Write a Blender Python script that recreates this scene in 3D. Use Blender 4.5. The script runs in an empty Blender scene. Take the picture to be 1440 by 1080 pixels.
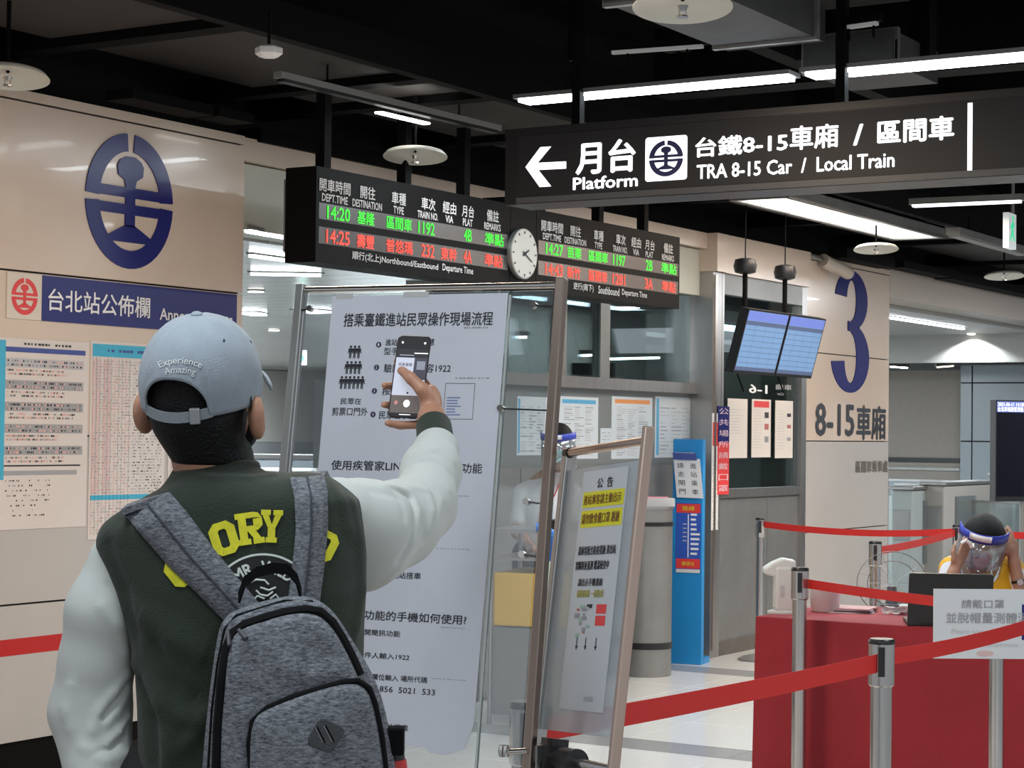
import bpy, math, random
import numpy as np
from mathutils import Vector, Matrix
from mathutils.bvhtree import BVHTree
random.seed(7); rng = np.random.default_rng(7)
SC = bpy.context.scene; COL = SC.collection
# ------------------------------------------------------------------ camera (world: X along the wall, Y into the wall, Z up)
F = 2800.0
PITCH = math.atan(68/2800); ROLL = math.radians(.7); YAW = math.atan2(.5257, .8507)
V = lambda *a: np.array(a, float)
ZZ = V(0, 0, 1); Fh = V(math.cos(YAW), math.sin(YAW), 0); Rh = V(math.sin(YAW), -math.cos(YAW), 0)
FW = Fh*math.cos(PITCH)+ZZ*math.sin(PITCH); U0 = -Fh*math.sin(PITCH)+ZZ*math.cos(PITCH)
RR = Rh*math.cos(ROLL)+U0*math.sin(ROLL); UU = U0*math.cos(ROLL)-Rh*math.sin(ROLL)
CAM = V(0, 0, 1.5)
cd = bpy.data.cameras.new('camera'); cam = bpy.data.objects.new('camera', cd); COL.objects.link(cam); SC.camera = cam
cd.sensor_width = 36; cd.lens = F/1440*36; cd.clip_start = .05; cd.clip_end = 200
cam.matrix_world = Matrix([[RR[i], UU[i], -FW[i], CAM[i]] for i in range(3)]+[[0, 0, 0, 1]])
# ------------------------------------------------------------------ world, exposure, lights
SC.view_settings.view_transform = 'Standard'; SC.view_settings.look = 'None'
SC.view_settings.exposure = 0.75; SC.view_settings.gamma = 1; SC.view_settings.use_curve_mapping = False
W = bpy.data.worlds.new('hall_ambience'); SC.world = W; W.use_nodes = True
W.node_tree.nodes['Background'].inputs[0].default_value = (.92, .95, 1, 1)
W.node_tree.nodes['Background'].inputs[1].default_value = .42
try:
    SC.cycles.max_bounces = 7; SC.cycles.diffuse_bounces = 3; SC.cycles.glossy_bounces = 3; SC.cycles.transparent_max_bounces = 16
    SC.cycles.transmission_bounces = 4; SC.cycles.caustics_reflective = False; SC.cycles.caustics_refractive = False
    SC.cycles.sample_clamp_indirect = 4
except Exception: pass
def area(name, loc, sx, sy, power, col=(1, .96, .92), rot=(0, 0, 0), spread=None):
    l = bpy.data.lights.new(name, 'AREA'); l.shape = 'RECTANGLE'; l.size = sx; l.size_y = sy; l.energy = power; l.color = col
    if spread: l.spread = spread
    o = bpy.data.objects.new(name, l); COL.objects.link(o); o.location = loc; o.rotation_euler = rot; return o
WARM = (1, .80, .62); COOL = (.86, .95, 1)
area('ceiling_area_light', (5.0, 3.6, 2.93), 2.2, .35, 40, WARM)
area('ceiling_area_light', (1.8, 2.0, 2.93), 1.4, .5, 20, COOL)
area('ceiling_area_light', (.6, -1.0, 2.93), 2.5, .5, 34, COOL)
area('ceiling_area_light', (5.0, .2, 2.93), 1.6, .4, 34, COOL)
area('ceiling_area_light', (7.9, 3.9, 2.9), .12, 2.2, 22, COOL)
area('ceiling_area_light', (9.4, 4.0, 2.9), 1.6, .35, 22, COOL)
area('ceiling_area_light', (11.7, 4.35, 2.95), 1.8, .3, 32, WARM)
area('ceiling_area_light', (13.5, 2.2, 2.9), 2.2, .3, 40, (1, .88, .76))
area('ceiling_area_light', (10.2, 2.2, 2.9), 1.6, .3, 26, COOL)
area('booth_fill', (12.0, 6.85, 2.40), 1.6, .2, 14, COOL)  # added fill to lighten the booth interior behind its glass
area('hall_fill', (14, 10, 2.38), 3, .4, 170, COOL)  # added fills brighten the hall beyond the opening, apart from its strip lights
area('hall_fill', (16, 17, 2.38), 3, .6, 420, COOL)
area('hall_fill', (23, 16, 2.38), 3, .6, 350, COOL)
area('hall_fill', (18.0, 8.6, 2.57), 1.5, .5, 60, COOL)  # added fill for the hall beyond the number wall
area('ceiling_area_light', (17.5, 3.6, 2.9), 3, .3, 110, (.95, .97, 1))  # added fill to brighten the lintel and wall at right
area('hall_fill', (9.6, 9.5, 2.38), 1.2, .3, 90, COOL)
# ------------------------------------------------------------------ geometry helpers
def ray(px, py): return RR*(px-720)/F+UU*(540-py)/F+FW
def P(px, py, d): r = ray(px, py); return CAM+r*d/(r@Fh)
def YP(px, py, Y): r = ray(px, py); return CAM+r*Y/r[1]
def XP(px, py, X): r = ray(px, py); return CAM+r*X/r[0]
def ZP(px, py, z): r = ray(px, py); return CAM+r*(z-1.5)/r[2]
def nrm(v): v = np.asarray(v, float); return v/np.linalg.norm(v)
MATS = {}
def mat(name, col, rough=.5, metal=0., emit=0., bump=None, var=None, spec=.5, ecol=None, coat=0, sheen=0):
    """procedural principled material; var=(scale, amount) value noise, bump=(scale, strength)"""
    if name in MATS: return MATS[name]
    m = bpy.data.materials.new(name); m.use_nodes = True; n = m.node_tree.nodes; l = m.node_tree.links
    b = n['Principled BSDF']; c = (*col, 1)
    b.inputs['Base Color'].default_value = c; b.inputs['Roughness'].default_value = rough; b.inputs['Metallic'].default_value = metal
    b.inputs['Specular IOR Level'].default_value = spec; b.inputs['Coat Weight'].default_value = coat; b.inputs['Sheen Weight'].default_value = sheen
    if emit:
        b.inputs['Emission Color'].default_value = (*(ecol or col), 1); b.inputs['Emission Strength'].default_value = emit
    if var or bump: tc = n.new('ShaderNodeTexCoord')
    if var:
        t = n.new('ShaderNodeTexNoise'); t.inputs['Scale'].default_value = var[0]; t.inputs['Detail'].default_value = 6; t.inputs['Roughness'].default_value = .65
        mp = n.new('ShaderNodeMapping'); l.new(tc.outputs['Object'], mp.inputs[0]); l.new(mp.outputs[0], t.inputs['Vector'])
        if len(var) > 2: mp.inputs['Scale'].default_value = var[2]
        r = n.new('ShaderNodeMapRange'); r.inputs[1].default_value = .35; r.inputs[2].default_value = .65
        r.inputs[3].default_value = 1-var[1]; r.inputs[4].default_value = 1+var[1]; l.new(t.outputs['Fac'], r.inputs[0])
        x = n.new('ShaderNodeVectorMath'); x.operation = 'SCALE'; x.inputs[0].default_value = col; l.new(r.outputs[0], x.inputs['Scale'])
        l.new(x.outputs[0], b.inputs['Base Color'])
    if bump:
        t = n.new('ShaderNodeTexNoise'); t.inputs['Scale'].default_value = bump[0]; t.inputs['Detail'].default_value = 4
        l.new(tc.outputs['Object'], t.inputs['Vector'])
        bb = n.new('ShaderNodeBump'); bb.inputs['Strength'].default_value = bump[1]; bb.inputs['Distance'].default_value = .01
        l.new(t.outputs['Fac'], bb.inputs['Height']); l.new(bb.outputs[0], b.inputs['Normal'])
    MATS[name] = m; return m
def glass(name, tint=(.93, .96, .96), refl=.12, rough=.02, haze=0.):
    m = bpy.data.materials.new(name); m.use_nodes = True; n = m.node_tree.nodes; l = m.node_tree.links
    n.clear(); o = n.new('ShaderNodeOutputMaterial'); tr = n.new('ShaderNodeBsdfTransparent'); g = n.new('ShaderNodeBsdfGlossy')
    tr.inputs[0].default_value = (*tint, 1); g.inputs['Roughness'].default_value = rough; g.inputs[0].default_value = (.9, .95, 1, 1)
    fr = n.new('ShaderNodeLayerWeight'); fr.inputs[0].default_value = .35
    mr = n.new('ShaderNodeMapRange'); mr.inputs[3].default_value = refl; mr.inputs[4].default_value = min(1, refl+.6); l.new(fr.outputs['Fresnel'], mr.inputs[0])
    mx = n.new('ShaderNodeMixShader'); l.new(mr.outputs[0], mx.inputs[0]); l.new(tr.outputs[0], mx.inputs[1]); l.new(g.outputs[0], mx.inputs[2])
    last = mx
    if haze:
        d = n.new('ShaderNodeBsdfDiffuse'); d.inputs[0].default_value = (.75, .78, .8, 1); m2 = n.new('ShaderNodeMixShader'); m2.inputs[0].default_value = haze
        l.new(mx.outputs[0], m2.inputs[1]); l.new(d.outputs[0], m2.inputs[2]); last = m2
    l.new(last.outputs[0], o.inputs[0]); MATS[name] = m; return m

TXT = {}
def text_geo(s, bold=0.0, spacing=1.0, res=2):
    k = (s, bold, spacing, res)
    if k in TXT: return TXT[k]
    c = bpy.data.curves.new('t', 'FONT'); c.body = s; c.size = 1; c.resolution_u = res; c.offset = bold; c.space_character = spacing
    c.align_x = 'CENTER' if '\n' in s else 'LEFT'
    o = bpy.data.objects.new('t', c); COL.objects.link(o); bpy.context.view_layer.update()
    me = o.evaluated_get(bpy.context.evaluated_depsgraph_get()).to_mesh()
    v = np.array([tuple(x.co)[:2] for x in me.vertices]); f = [tuple(p.vertices) for p in me.polygons]
    bpy.data.objects.remove(o); bpy.data.curves.remove(c)
    TXT[k] = (v, f); return TXT[k]

class Pl:
    """a plane in the world: origin, right vector, up vector (unit, facing the viewer)"""
    def __init__(s, O, ex, ey):
        s.O = np.asarray(O, float); s.ex = nrm(ex); s.ey = nrm(ey); s.n = nrm(np.cross(s.ex, s.ey))
    def w(s, a, b, off=0): return s.O+s.ex*a+s.ey*b+s.n*off
    def ab(s, px, py):
        r = ray(px, py); A = np.stack([s.ex, s.ey, -r], 1); x = np.linalg.solve(A, CAM-s.O); return x[0], x[1]
def YPL(Y): return Pl((0, Y, 0), (1, 0, 0), (0, 0, 1))
def XPL(X): return Pl((X, 0, 0), (0, -1, 0), (0, 0, 1))

ORG = {}
class MB:
    def __init__(s): s.v = []; s.f = []; s.m = []; s.mats = []; s.n = 0
    def add(s, v, f, m):
        if m not in s.mats: s.mats.append(m)
        i = s.mats.index(m); v = np.asarray(v, float).reshape(-1, 3)
        s.v.append(v); s.f += [tuple(int(q)+s.n for q in p) for p in f]; s.m += [i]*len(f); s.n += len(v); return s
    def box(s, x0, x1, y0, y1, z0, z1, m):
        v = [(x, y, z) for x in (x0, x1) for y in (y0, y1) for z in (z0, z1)]
        return s.add(v, [(0, 1, 3, 2), (4, 6, 7, 5), (0, 4, 5, 1), (2, 3, 7, 6), (0, 2, 6, 4), (1, 5, 7, 3)], m)
    def slab(s, pl, a0, a1, b0, b1, o0, o1, m):
        v = [pl.w(a, b, o) for a in (a0, a1) for b in (b0, b1) for o in (o0, o1)]
        return s.add(v, [(0, 1, 3, 2), (4, 6, 7, 5), (0, 4, 5, 1), (2, 3, 7, 6), (0, 2, 6, 4), (1, 5, 7, 3)], m)
    def quad(s, pl, a0, a1, b0, b1, off, m): return s.add([pl.w(a0, b0, off), pl.w(a1, b0, off), pl.w(a1, b1, off), pl.w(a0, b1, off)], [(0, 1, 2, 3)], m)
    def qpx(s, pl, x0, y0, x1, y1, off, m):
        a0, b1 = pl.ab(x0, y0); a1, b0 = pl.ab(x1, y1); return s.quad(pl, a0, a1, b0, b1, off, m)
    def prism(s, pl, pts, o0, o1, m):
        """polygon (a,b) extruded between two offsets"""
        n = len(pts); ar = sum(pts[i][0]*pts[(i+1) % n][1]-pts[(i+1) % n][0]*pts[i][1] for i in range(n))
        if ar < 0: pts = pts[::-1]
        v = [pl.w(a, b, o0) for a, b in pts]+[pl.w(a, b, o1) for a, b in pts]
        f = [tuple(range(n, 2*n)), tuple(range(n-1, -1, -1))]+[(i, (i+1) % n, (i+1) % n+n, i+n) for i in range(n)]
        return s.add(v, f, m)
    def cyl(s, p0, p1, r0, r1, m, n=16, cap=True):
        p0 = np.asarray(p0, float); p1 = np.asarray(p1, float); d = nrm(p1-p0); a = np.cross(d, (0, 0, 1) if abs(d[2]) < .9 else (1, 0, 0)); a = nrm(a); b = np.cross(d, a)
        c = [math.cos(2*math.pi*i/n) for i in range(n)]; q = [math.sin(2*math.pi*i/n) for i in range(n)]
        v = [p0+(a*c[i]+b*q[i])*r0 for i in range(n)]+[p1+(a*c[i]+b*q[i])*r1 for i in range(n)]
        f = [(i, (i+1) % n, (i+1) % n+n, i+n) for i in range(n)]
        if cap: f += [tuple(range(n-1, -1, -1)), tuple(range(n, 2*n))]
        return s.add(v, f, m)
    def tube(s, pts, r, m, n=8, closed=False):
        pts = [np.asarray(p, float) for p in pts]; N = len(pts); rr = r if hasattr(r, '__len__') else [r]*N
        v = []; ref = None
        for i, p in enumerate(pts):
            if closed: t = nrm(pts[(i+1) % N]-pts[i-1])
            else: t = nrm(pts[min(i+1, N-1)]-pts[max(i-1, 0)])
            if ref is None: ref = np.cross(t, (0, 0, 1) if abs(t[2]) < .9 else (1, 0, 0))
            a = nrm(ref-t*(ref@t)); ref = a; b = np.cross(t, a)
            v += [p+(a*math.cos(2*math.pi*k/n)+b*math.sin(2*math.pi*k/n))*rr[i] for k in range(n)]
        f = []
        for i in range(N if closed else N-1):
            j = (i+1) % N
            f += [(i*n+k, i*n+(k+1) % n, j*n+(k+1) % n, j*n+k) for k in range(n)]
        if not closed: f += [tuple(range(n-1, -1, -1)), tuple((N-1)*n+k for k in range(n))]
        return s.add(v, f, m)
    def lathe(s, c, prof, m, n=32, ax=(0, 0, 1), sx=1):
        """profile [(r,h)] turned round the axis through c"""
        c = np.asarray(c, float); d = nrm(ax); a = nrm(np.cross(d, (0, 1, 0) if abs(d[1]) < .9 else (1, 0, 0))); b = np.cross(d, a)
        v = []; f = []
        for r, h in prof: v += [c+d*h+(a*math.cos(2*math.pi*k/n)+b*math.sin(2*math.pi*k/n))*r for k in range(n)]
        for i in range(len(prof)-1): f += [(i*n+k, i*n+(k+1) % n, (i+1)*n+(k+1) % n, (i+1)*n+k) for k in range(n)]
        f += [tuple(range(n-1, -1, -1)), tuple((len(prof)-1)*n+k for k in range(n))]
        return s.add(v, f, m)
    def band(s, L, Rt, th, m):
        """a strip between two rails of points with thickness th"""
        L = np.asarray(L, float); Rt = np.asarray(Rt, float); n = len(L)
        t = np.gradient(L, axis=0); nn = np.cross(t, Rt-L); nn /= np.linalg.norm(nn, axis=1)[:, None]
        v = np.concatenate([L, Rt, Rt+nn*th, L+nn*th]); f = []
        for i in range(n-1):
            for a, b in ((0, 1), (1, 2), (2, 3), (3, 0)): f.append((a*n+i, b*n+i, b*n+i+1, a*n+i+1))
        f += [(0, n, 2*n, 3*n), (n-1, 4*n-1, 3*n-1, 2*n-1)]
        return s.add(v, f, m)
    def text(s, pl, t, a0, a1, b0, b1, m, off=.001, bold=0., spacing=1., res=2, flip=False):
        v, f = text_geo(t, 0., spacing, res)
        if not len(v): return s
        if bold:
            n0 = len(v); f0 = f; vs = [v]; f = list(f0)
            for dx, dy in ((bold, 0), (-bold, 0), (0, bold*.8), (0, -bold*.8)): f += [tuple(q+n0*len(vs) for q in p) for p in f0]; vs.append(v+[dx, dy])
            v = np.concatenate(vs); zo = np.repeat(np.arange(len(vs)), n0)*.00015
        else: zo = np.zeros(len(v))
        lo = v.min(0); hi = v.max(0); q = (v-lo)/np.maximum(hi-lo, 1e-6)
        if flip: q = q*[-1, 1]+[1, 0]; f = [p[::-1] for p in f]
        return s.add([pl.w(a0+(a1-a0)*x, b0+(b1-b0)*y, off+z) for (x, y), z in zip(q, zo)], f, m)
    def tpx(s, pl, t, x0, y0, x1, y1, m, **k):
        """text fitted between the point seen at (x0,y0), its top left, and (x1,y1), its bottom right"""
        a0, b1 = pl.ab(x0, y0); a1, b0 = pl.ab(x1, y1); return s.text(pl, t, a0, a1, b0, b1, m, **k)
    def build(s, name, parent=None, label=None, cat=None, group=None, kind=None, smooth=False, bevel=0, org=None, angle=40):
        v = np.concatenate(s.v) if s.v else np.zeros((0, 3))
        if parent is not None: o0 = ORG[parent]
        elif org is not None: o0 = np.asarray(org, float)
        else: lo = v.min(0); hi = v.max(0); o0 = V((lo[0]+hi[0])/2, (lo[1]+hi[1])/2, lo[2])
        me = bpy.data.meshes.new(name); me.from_pydata((v-o0).tolist(), [], s.f)
        for m in s.mats: me.materials.append(m)
        if len(s.mats) > 1: me.polygons.foreach_set('material_index', s.m)
        if smooth:
            me.polygons.foreach_set('use_smooth', [True]*len(me.polygons))
            if smooth != 'all': me.set_sharp_from_angle(angle=math.radians(angle))
        o = bpy.data.objects.new(name, me); COL.objects.link(o); ORG[o] = o0
        if parent is not None: o.parent = parent
        else: o.location = o0
        if bevel:
            b = o.modifiers.new('bevel', 'BEVEL'); b.width = bevel; b.segments = 2; b.limit_method = 'ANGLE'
        return tag(o, label, cat, group, kind)
def tag(o, label=None, cat=None, group=None, kind=None):
    if label: o['label'] = label
    if cat: o['category'] = cat
    if group: o['group'] = group
    if kind: o['kind'] = kind
    return o
def thing(name, loc, label, cat, group=None):
    o = bpy.data.objects.new(name, None); o.empty_display_size = .1; COL.objects.link(o); o.location = loc; ORG[o] = np.asarray(loc, float)
    return tag(o, label, cat, group)
def piece(src, dv, parent):
    c = src.copy(); COL.objects.link(c); c.parent = parent; c.location = Vector(dv); ORG[c] = ORG[parent]; return c
def copy_tree(src, loc, label=None, parent=None):
    c = src.copy(); COL.objects.link(c)
    if parent is None: c.location = loc
    else: c.parent = parent
    ORG[c] = np.asarray(loc, float)
    if label: c['label'] = label
    for ch in list(src.children): copy_tree(ch, loc, None, c)
    return c
# ------------------------------------------------------------------ signed-distance modelling (for people, cloth, bags)
class SDF:
    def __init__(s, lo, hi, h):
        s.lo = np.asarray(lo, float); s.h = h; s.n = np.ceil((np.asarray(hi)-s.lo)/h).astype(int)+1
        s.ax = [(s.lo[i]+h*np.arange(s.n[i])).astype(np.float32) for i in range(3)]; s.D = np.full(s.n, .5, np.float32)
    def sl(s, lo, hi):
        a = np.clip(np.floor((np.asarray(lo)-s.lo)/s.h).astype(int), 0, s.n-1); b = np.clip(np.ceil((np.asarray(hi)-s.lo)/s.h).astype(int)+1, 1, s.n)
        return tuple(slice(a[i], b[i]) for i in range(3))
    def put(s, lo, hi, fn, k=.02, mode='add', pad=None):
        pad = k+s.h*3 if pad is None else pad; q = s.sl(np.asarray(lo)-pad, np.asarray(hi)+pad)
        X = s.ax[0][q[0]][:, None, None]; Y = s.ax[1][q[1]][None, :, None]; Z = s.ax[2][q[2]][None, None, :]
        if 0 in (X.size, Y.size, Z.size): return
        d = fn(X, Y, Z); D = s.D[q]
        if mode == 'add': h = np.clip(.5+.5*(D-d)/k, 0, 1); s.D[q] = D*(1-h)+d*h-k*h*(1-h)
        elif mode == 'sub': d = -d; h = np.clip(.5-.5*(D-d)/k, 0, 1); s.D[q] = D*(1-h)+d*h+k*h*(1-h)
        elif mode == 'disp': s.D[q] = D+d
    def cone(s, a, b, ra, rb, k=.02, mode='add'):
        a = np.asarray(a, float); b = np.asarray(b, float); r = max(ra, rb); ba = b-a; L = ba@ba+1e-9
        def fn(X, Y, Z):
            t = np.clip(((X-a[0])*ba[0]+(Y-a[1])*ba[1]+(Z-a[2])*ba[2])/L, 0, 1)
            return np.sqrt((X-a[0]-t*ba[0])**2+(Y-a[1]-t*ba[1])**2+(Z-a[2]-t*ba[2])**2)-(ra+(rb-ra)*t)
        s.put(np.minimum(a, b)-r, np.maximum(a, b)+r, fn, k, mode)
    def ell(s, c, r, M=None, k=.02, mode='add'):
        c = np.asarray(c, float); r = np.asarray(r, float); M = np.eye(3) if M is None else np.asarray(M)  # rows: axes
        def fn(X, Y, Z):
            p = [((X-c[0])*M[i][0]+(Y-c[1])*M[i][1]+(Z-c[2])*M[i][2]) for i in range(3)]
            k0 = np.sqrt(sum((p[i]/r[i])**2 for i in range(3))); k1 = np.sqrt(sum((p[i]/r[i]**2)**2 for i in range(3)))+1e-6
            return k0*(k0-1)/k1
        R = r.max(); s.put(c-R, c+R, fn, k, mode)
    def ridge(s, pts, r, depth, sign=-1):
        """raise (sign -1) or sink (+1) the surface along a polyline: cloth folds"""
        pts = [np.asarray(p, float) for p in pts]
        for a, b in zip(pts[:-1], pts[1:]):
            ba = b-a; L = ba@ba+1e-9
            def fn(X, Y, Z, a=a, ba=ba, L=L):
                t = np.clip(((X-a[0])*ba[0]+(Y-a[1])*ba[1]+(Z-a[2])*ba[2])/L, 0, 1)
                q = ((X-a[0]-t*ba[0])**2+(Y-a[1]-t*ba[1])**2+(Z-a[2]-t*ba[2])**2)/r**2
                return sign*depth*np.exp(-q*2)*np.where((t > 0) & (t < 1), 1, .55).astype(np.float32)
            s.put(np.minimum(a, b)-r*1.6, np.maximum(a, b)+r*1.6, fn, mode='disp', pad=0)
    def mesh(s):
        D = s.D; I = D < 0; nx, ny, nz = D.shape
        cnt = np.zeros((nx-1, ny-1, nz-1), np.int8)
        for i in (0, 1):
            for j in (0, 1):
                for k in (0, 1): cnt += I[i:nx-1+i, j:ny-1+j, k:nz-1+k]
        act = np.argwhere((cnt > 0) & (cnt < 8)); idx = -np.ones(cnt.shape, np.int64); idx[tuple(act.T)] = np.arange(len(act))
        acc = np.zeros((len(act), 3)); num = np.zeros(len(act))
        cor = [(i, j, k) for i in (0, 1) for j in (0, 1) for k in (0, 1)]
        for c0 in cor:
            for ax in range(3):
                if c0[ax]: continue
                c1 = list(c0); c1[ax] = 1
                p0 = act+c0; p1 = act+c1; d0 = D[tuple(p0.T)]; d1 = D[tuple(p1.T)]; m = (d0 < 0) != (d1 < 0)
                t = np.where(m, d0/(d0-d1+1e-12), 0); q = p0.astype(float); q[:, ax] += t
                acc[m] += q[m]; num[m] += 1
        v = acc/num[:, None]*s.h+s.lo; f = []
        for ax in range(3):
            a1, a2 = [(1, 2), (2, 0), (0, 1)][ax]
            sl0 = [slice(None)]*3; sl1 = [slice(None)]*3; sl0[ax] = slice(0, -1); sl1[ax] = slice(1, None)
            A = I[tuple(sl0)]; B = I[tuple(sl1)]; e = np.argwhere(A != B)
            ok = (e[:, a1] > 0) & (e[:, a2] > 0) & (e[:, a1] < D.shape[a1]-1) & (e[:, a2] < D.shape[a2]-1); e = e[ok]
            u = np.zeros(3, int); u[a1] = 1; w = np.zeros(3, int); w[a2] = 1
            g = lambda p: idx[tuple(p.T)]
            q = np.stack([g(e-u-w), g(e-w), g(e), g(e-u)], 1); ins = A[tuple(e.T)]
            q[~ins] = q[~ins][:, ::-1]; f.append(q[(q >= 0).all(1)])
        return v, np.concatenate(f)
def smin(a, b, k): h = np.clip(.5+.5*(b-a)/k, 0, 1); return b*(1-h)+a*h-k*h*(1-h)
def smax(a, b, k): return -smin(-a, -b, k)

# ------------------------------------------------------------------ materials
beige = mat('beige_enamel', (.67, .55, .45), .22, coat=.15, var=(1.2, .03)); dim_enamel = mat('dimmed_enamel', (.50, .475, .45), .25, var=(1.2, .03))  # lower panels share the enamel; their dimmer light is put into the colour
steel = mat('brushed_steel', (.42, .41, .40), .33, .9, var=(30, .06, (1, 1, .05))); chrome = mat('chrome', (.62, .60, .58), .18, 1)
dsteel = mat('dull_steel', (.30, .30, .29), .42, .7, var=(3, .1)); reflection_steel = mat('warm_reflection_steel', (.50, .42, .37), .28, .95)
black = mat('black_metal', (.0028, .0028, .003), .7, spec=.12); blk2 = mat('black_plastic', (.012, .012, .014), .35); seam_m = mat('dark_joint', (.02, .02, .02), .7)
ceilm = mat('black_ceiling', (.010, .010, .010), .8, var=(3, .2)); soffit = mat('brown_black_soffit', (.026, .021, .018), .65, var=(8, .15)); ductm = mat('dark_duct', (.055, .055, .055), .6, var=(6, .15))
blue = mat('deep_blue_print', (.009, .011, .15), .3); red = mat('red_print', (.75, .05, .05), .4); white = mat('white_print', (.86, .86, .86), .45)
ink = mat('black_ink', (.025, .024, .03), .6); greyink = mat('grey_ink', (.30, .30, .32), .6); paper = mat('white_paper', (.68, .67, .66), .6)
postpaper = mat('lilac_white_paper', (.60, .605, .67), .6, var=(5, .03)); redbelt = mat('red_webbing', (.52, .014, .011), .65, bump=(400, .2))
lampm = mat('fluorescent_tube', (1, 1, 1), .5, emit=9, ecol=(.88, .95, 1)); lampw = mat('louver_light', (1, 1, 1), .5, emit=6, ecol=(1, .97, .92))
floorm = mat('white_terrazzo', (.78, .775, .745), .16, var=(60, .04)); bandm = mat('grey_terrazzo', (.33, .33, .325), .2, var=(60, .1)); brownbase = mat('brown_stone', (.12, .105, .09), .4, var=(12, .2))
clear = glass('clear_acrylic', (.90, .925, .93), .05, .03, haze=.05); pane_m = glass('window_glass', (.75, .82, .80), .10, .01)
hallglass = glass('pale_glass', (.72, .80, .79), .10, .02, haze=.12)
# ------------------------------------------------------------------ floor
WY = 5.895
WL = YPL(WY)
mb = MB(); mb.box(-6, 40, -10, 24, -.2, -.012, bandm); floor = mb.build('floor', kind='structure')
bx = [2.72, 5.64, 8.56, 11.50, 14.42]; bw = .15
mb = MB(); mb.box(0, .6545, 0, .6545, -.012, 0, floorm); t0 = mb.build('tile', floor, bevel=.0015); t0.location = (0, 0, 0); first = True
mbb = MB(); mbb.box(-bw+.0015, bw-.0015, 0, .6545, -.012, 0, bandm); b0 = mbb.build('border_tile', floor, bevel=.0015); bfirst = True
for i, x in enumerate(bx):
    for j in range(10):
        y = -.55+j*.6575-.035
        if bfirst: b0.location = (x, y, 0); bfirst = False
        else: piece(b0, (x, y, 0), floor)
        if i < len(bx)-1:
            for k in range(4):
                p = (x+bw+.002+k*.6575, y, 0)
                if first: t0.location = p; first = False
                else: piece(t0, p, floor)
# ------------------------------------------------------------------ walls
JZ = [.232, .785, 1.463, 2.125, 2.812, 2.86]
def panel_wall(name, x0, x1, mats, zs, y=WY, plinth=black, depth=.3):
    b = MB(); b.box(x0+.01, x1-.01, y+.02, y+depth, 0, zs[-1], seam_m); w = b.build(name, kind='structure')
    for i in range(len(zs)-1):
        b = MB(); b.box(x0, x1, y, y+.02, zs[i]+.004, zs[i+1]-.004, mats[i])
        if True: b.box(x0, x0+.004, y+.02, y+depth, zs[i]+.004, zs[i+1]-.004, mats[i]); b.box(x1-.004, x1, y+.02, y+depth, zs[i]+.004, zs[i+1]-.004, mats[i])
        b.build('panel', w)
    b = MB(); b.box(x0+.012, x1-.012, y+.012, y+.03, 0, zs[0], plinth); b.build('plinth', w)
    return w
wall = panel_wall('wall_left', 3.6, 7.16, [dim_enamel, dim_enamel, beige, beige, beige], JZ)
mb = MB(); a0, b0_ = WL.ab(0, 900); mb.slab(WL, 3.6, 7.16, .582, .648, .0005, .0015, mat('red_tape', (.50, .012, .010), .4)); mb.build('stripe', wall)
wall3 = panel_wall('wall_right', 13.69, 15.36, [dim_enamel, dim_enamel, beige, beige, beige], [.12]+JZ[1:], plinth=brownbase)

def emblem(mb, pl, cx, cz, w, h, m, off, th=.004):
    """railway roundel: a split ring, a rail cross section and two crossing bars; unit half sizes"""
    X = lambda x, y: (cx+x*w/2, cz+y*h/2)
    def arc(a0, a1, r=.735, rx=.70, n=22):
        A = [math.radians(a0+(a1-a0)*i/n) for i in range(n+1)]
        out = [X(math.cos(a), math.sin(a)) for a in A]; inn = [X(rx*math.cos(a), r*math.sin(a)) for a in A]
        for i in range(n): mb.prism(pl, [out[i], out[i+1], inn[i+1], inn[i]], 0, off, m)
    arc(-177, -3); arc(3, 85); arc(95, 177)
    for y0, y1 in ((.05, .20), (-.20, -.05)):
        mb.prism(pl, [X(-.97, y0), X(.97, y0), X(.97, y1), X(-.97, y1)], 0, off*1.05, m)
    sl = [[(-.28, .38), (.28, .38), (.30, .52), (.24, .60), (.10, .66), (-.10, .66), (-.24, .60), (-.30, .52)], [(-.11, .22), (.11, .22), (.14, .31), (.28, .38), (-.28, .38), (-.14, .31)],
          [(-.11, -.38), (.11, -.38), (.11, .22), (-.11, .22)], [(-.52, -.54), (.52, -.54), (.11, -.36), (-.11, -.36)], [(-.52, -.61), (.52, -.61), (.52, -.54), (-.52, -.54)]]
    for q in sl: mb.prism(pl, [X(x, y) for x, y in q], 0, off*1.1, m)
aL, bM = WL.ab(119, 278); aR, _ = WL.ab(242, 278); _, bT = WL.ab(180, 188); _, bB = WL.ab(180, 378)
mb = MB(); emblem(mb, WL, (aL+aR)/2, (bT+bB)/2, aR-aL, bT-bB, blue, .006)
mb.build('railway_emblem', label='large blue railway emblem on the beige wall above the announcement board', cat='emblem', org=(aL/2+aR/2, WY, bB))

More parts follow.
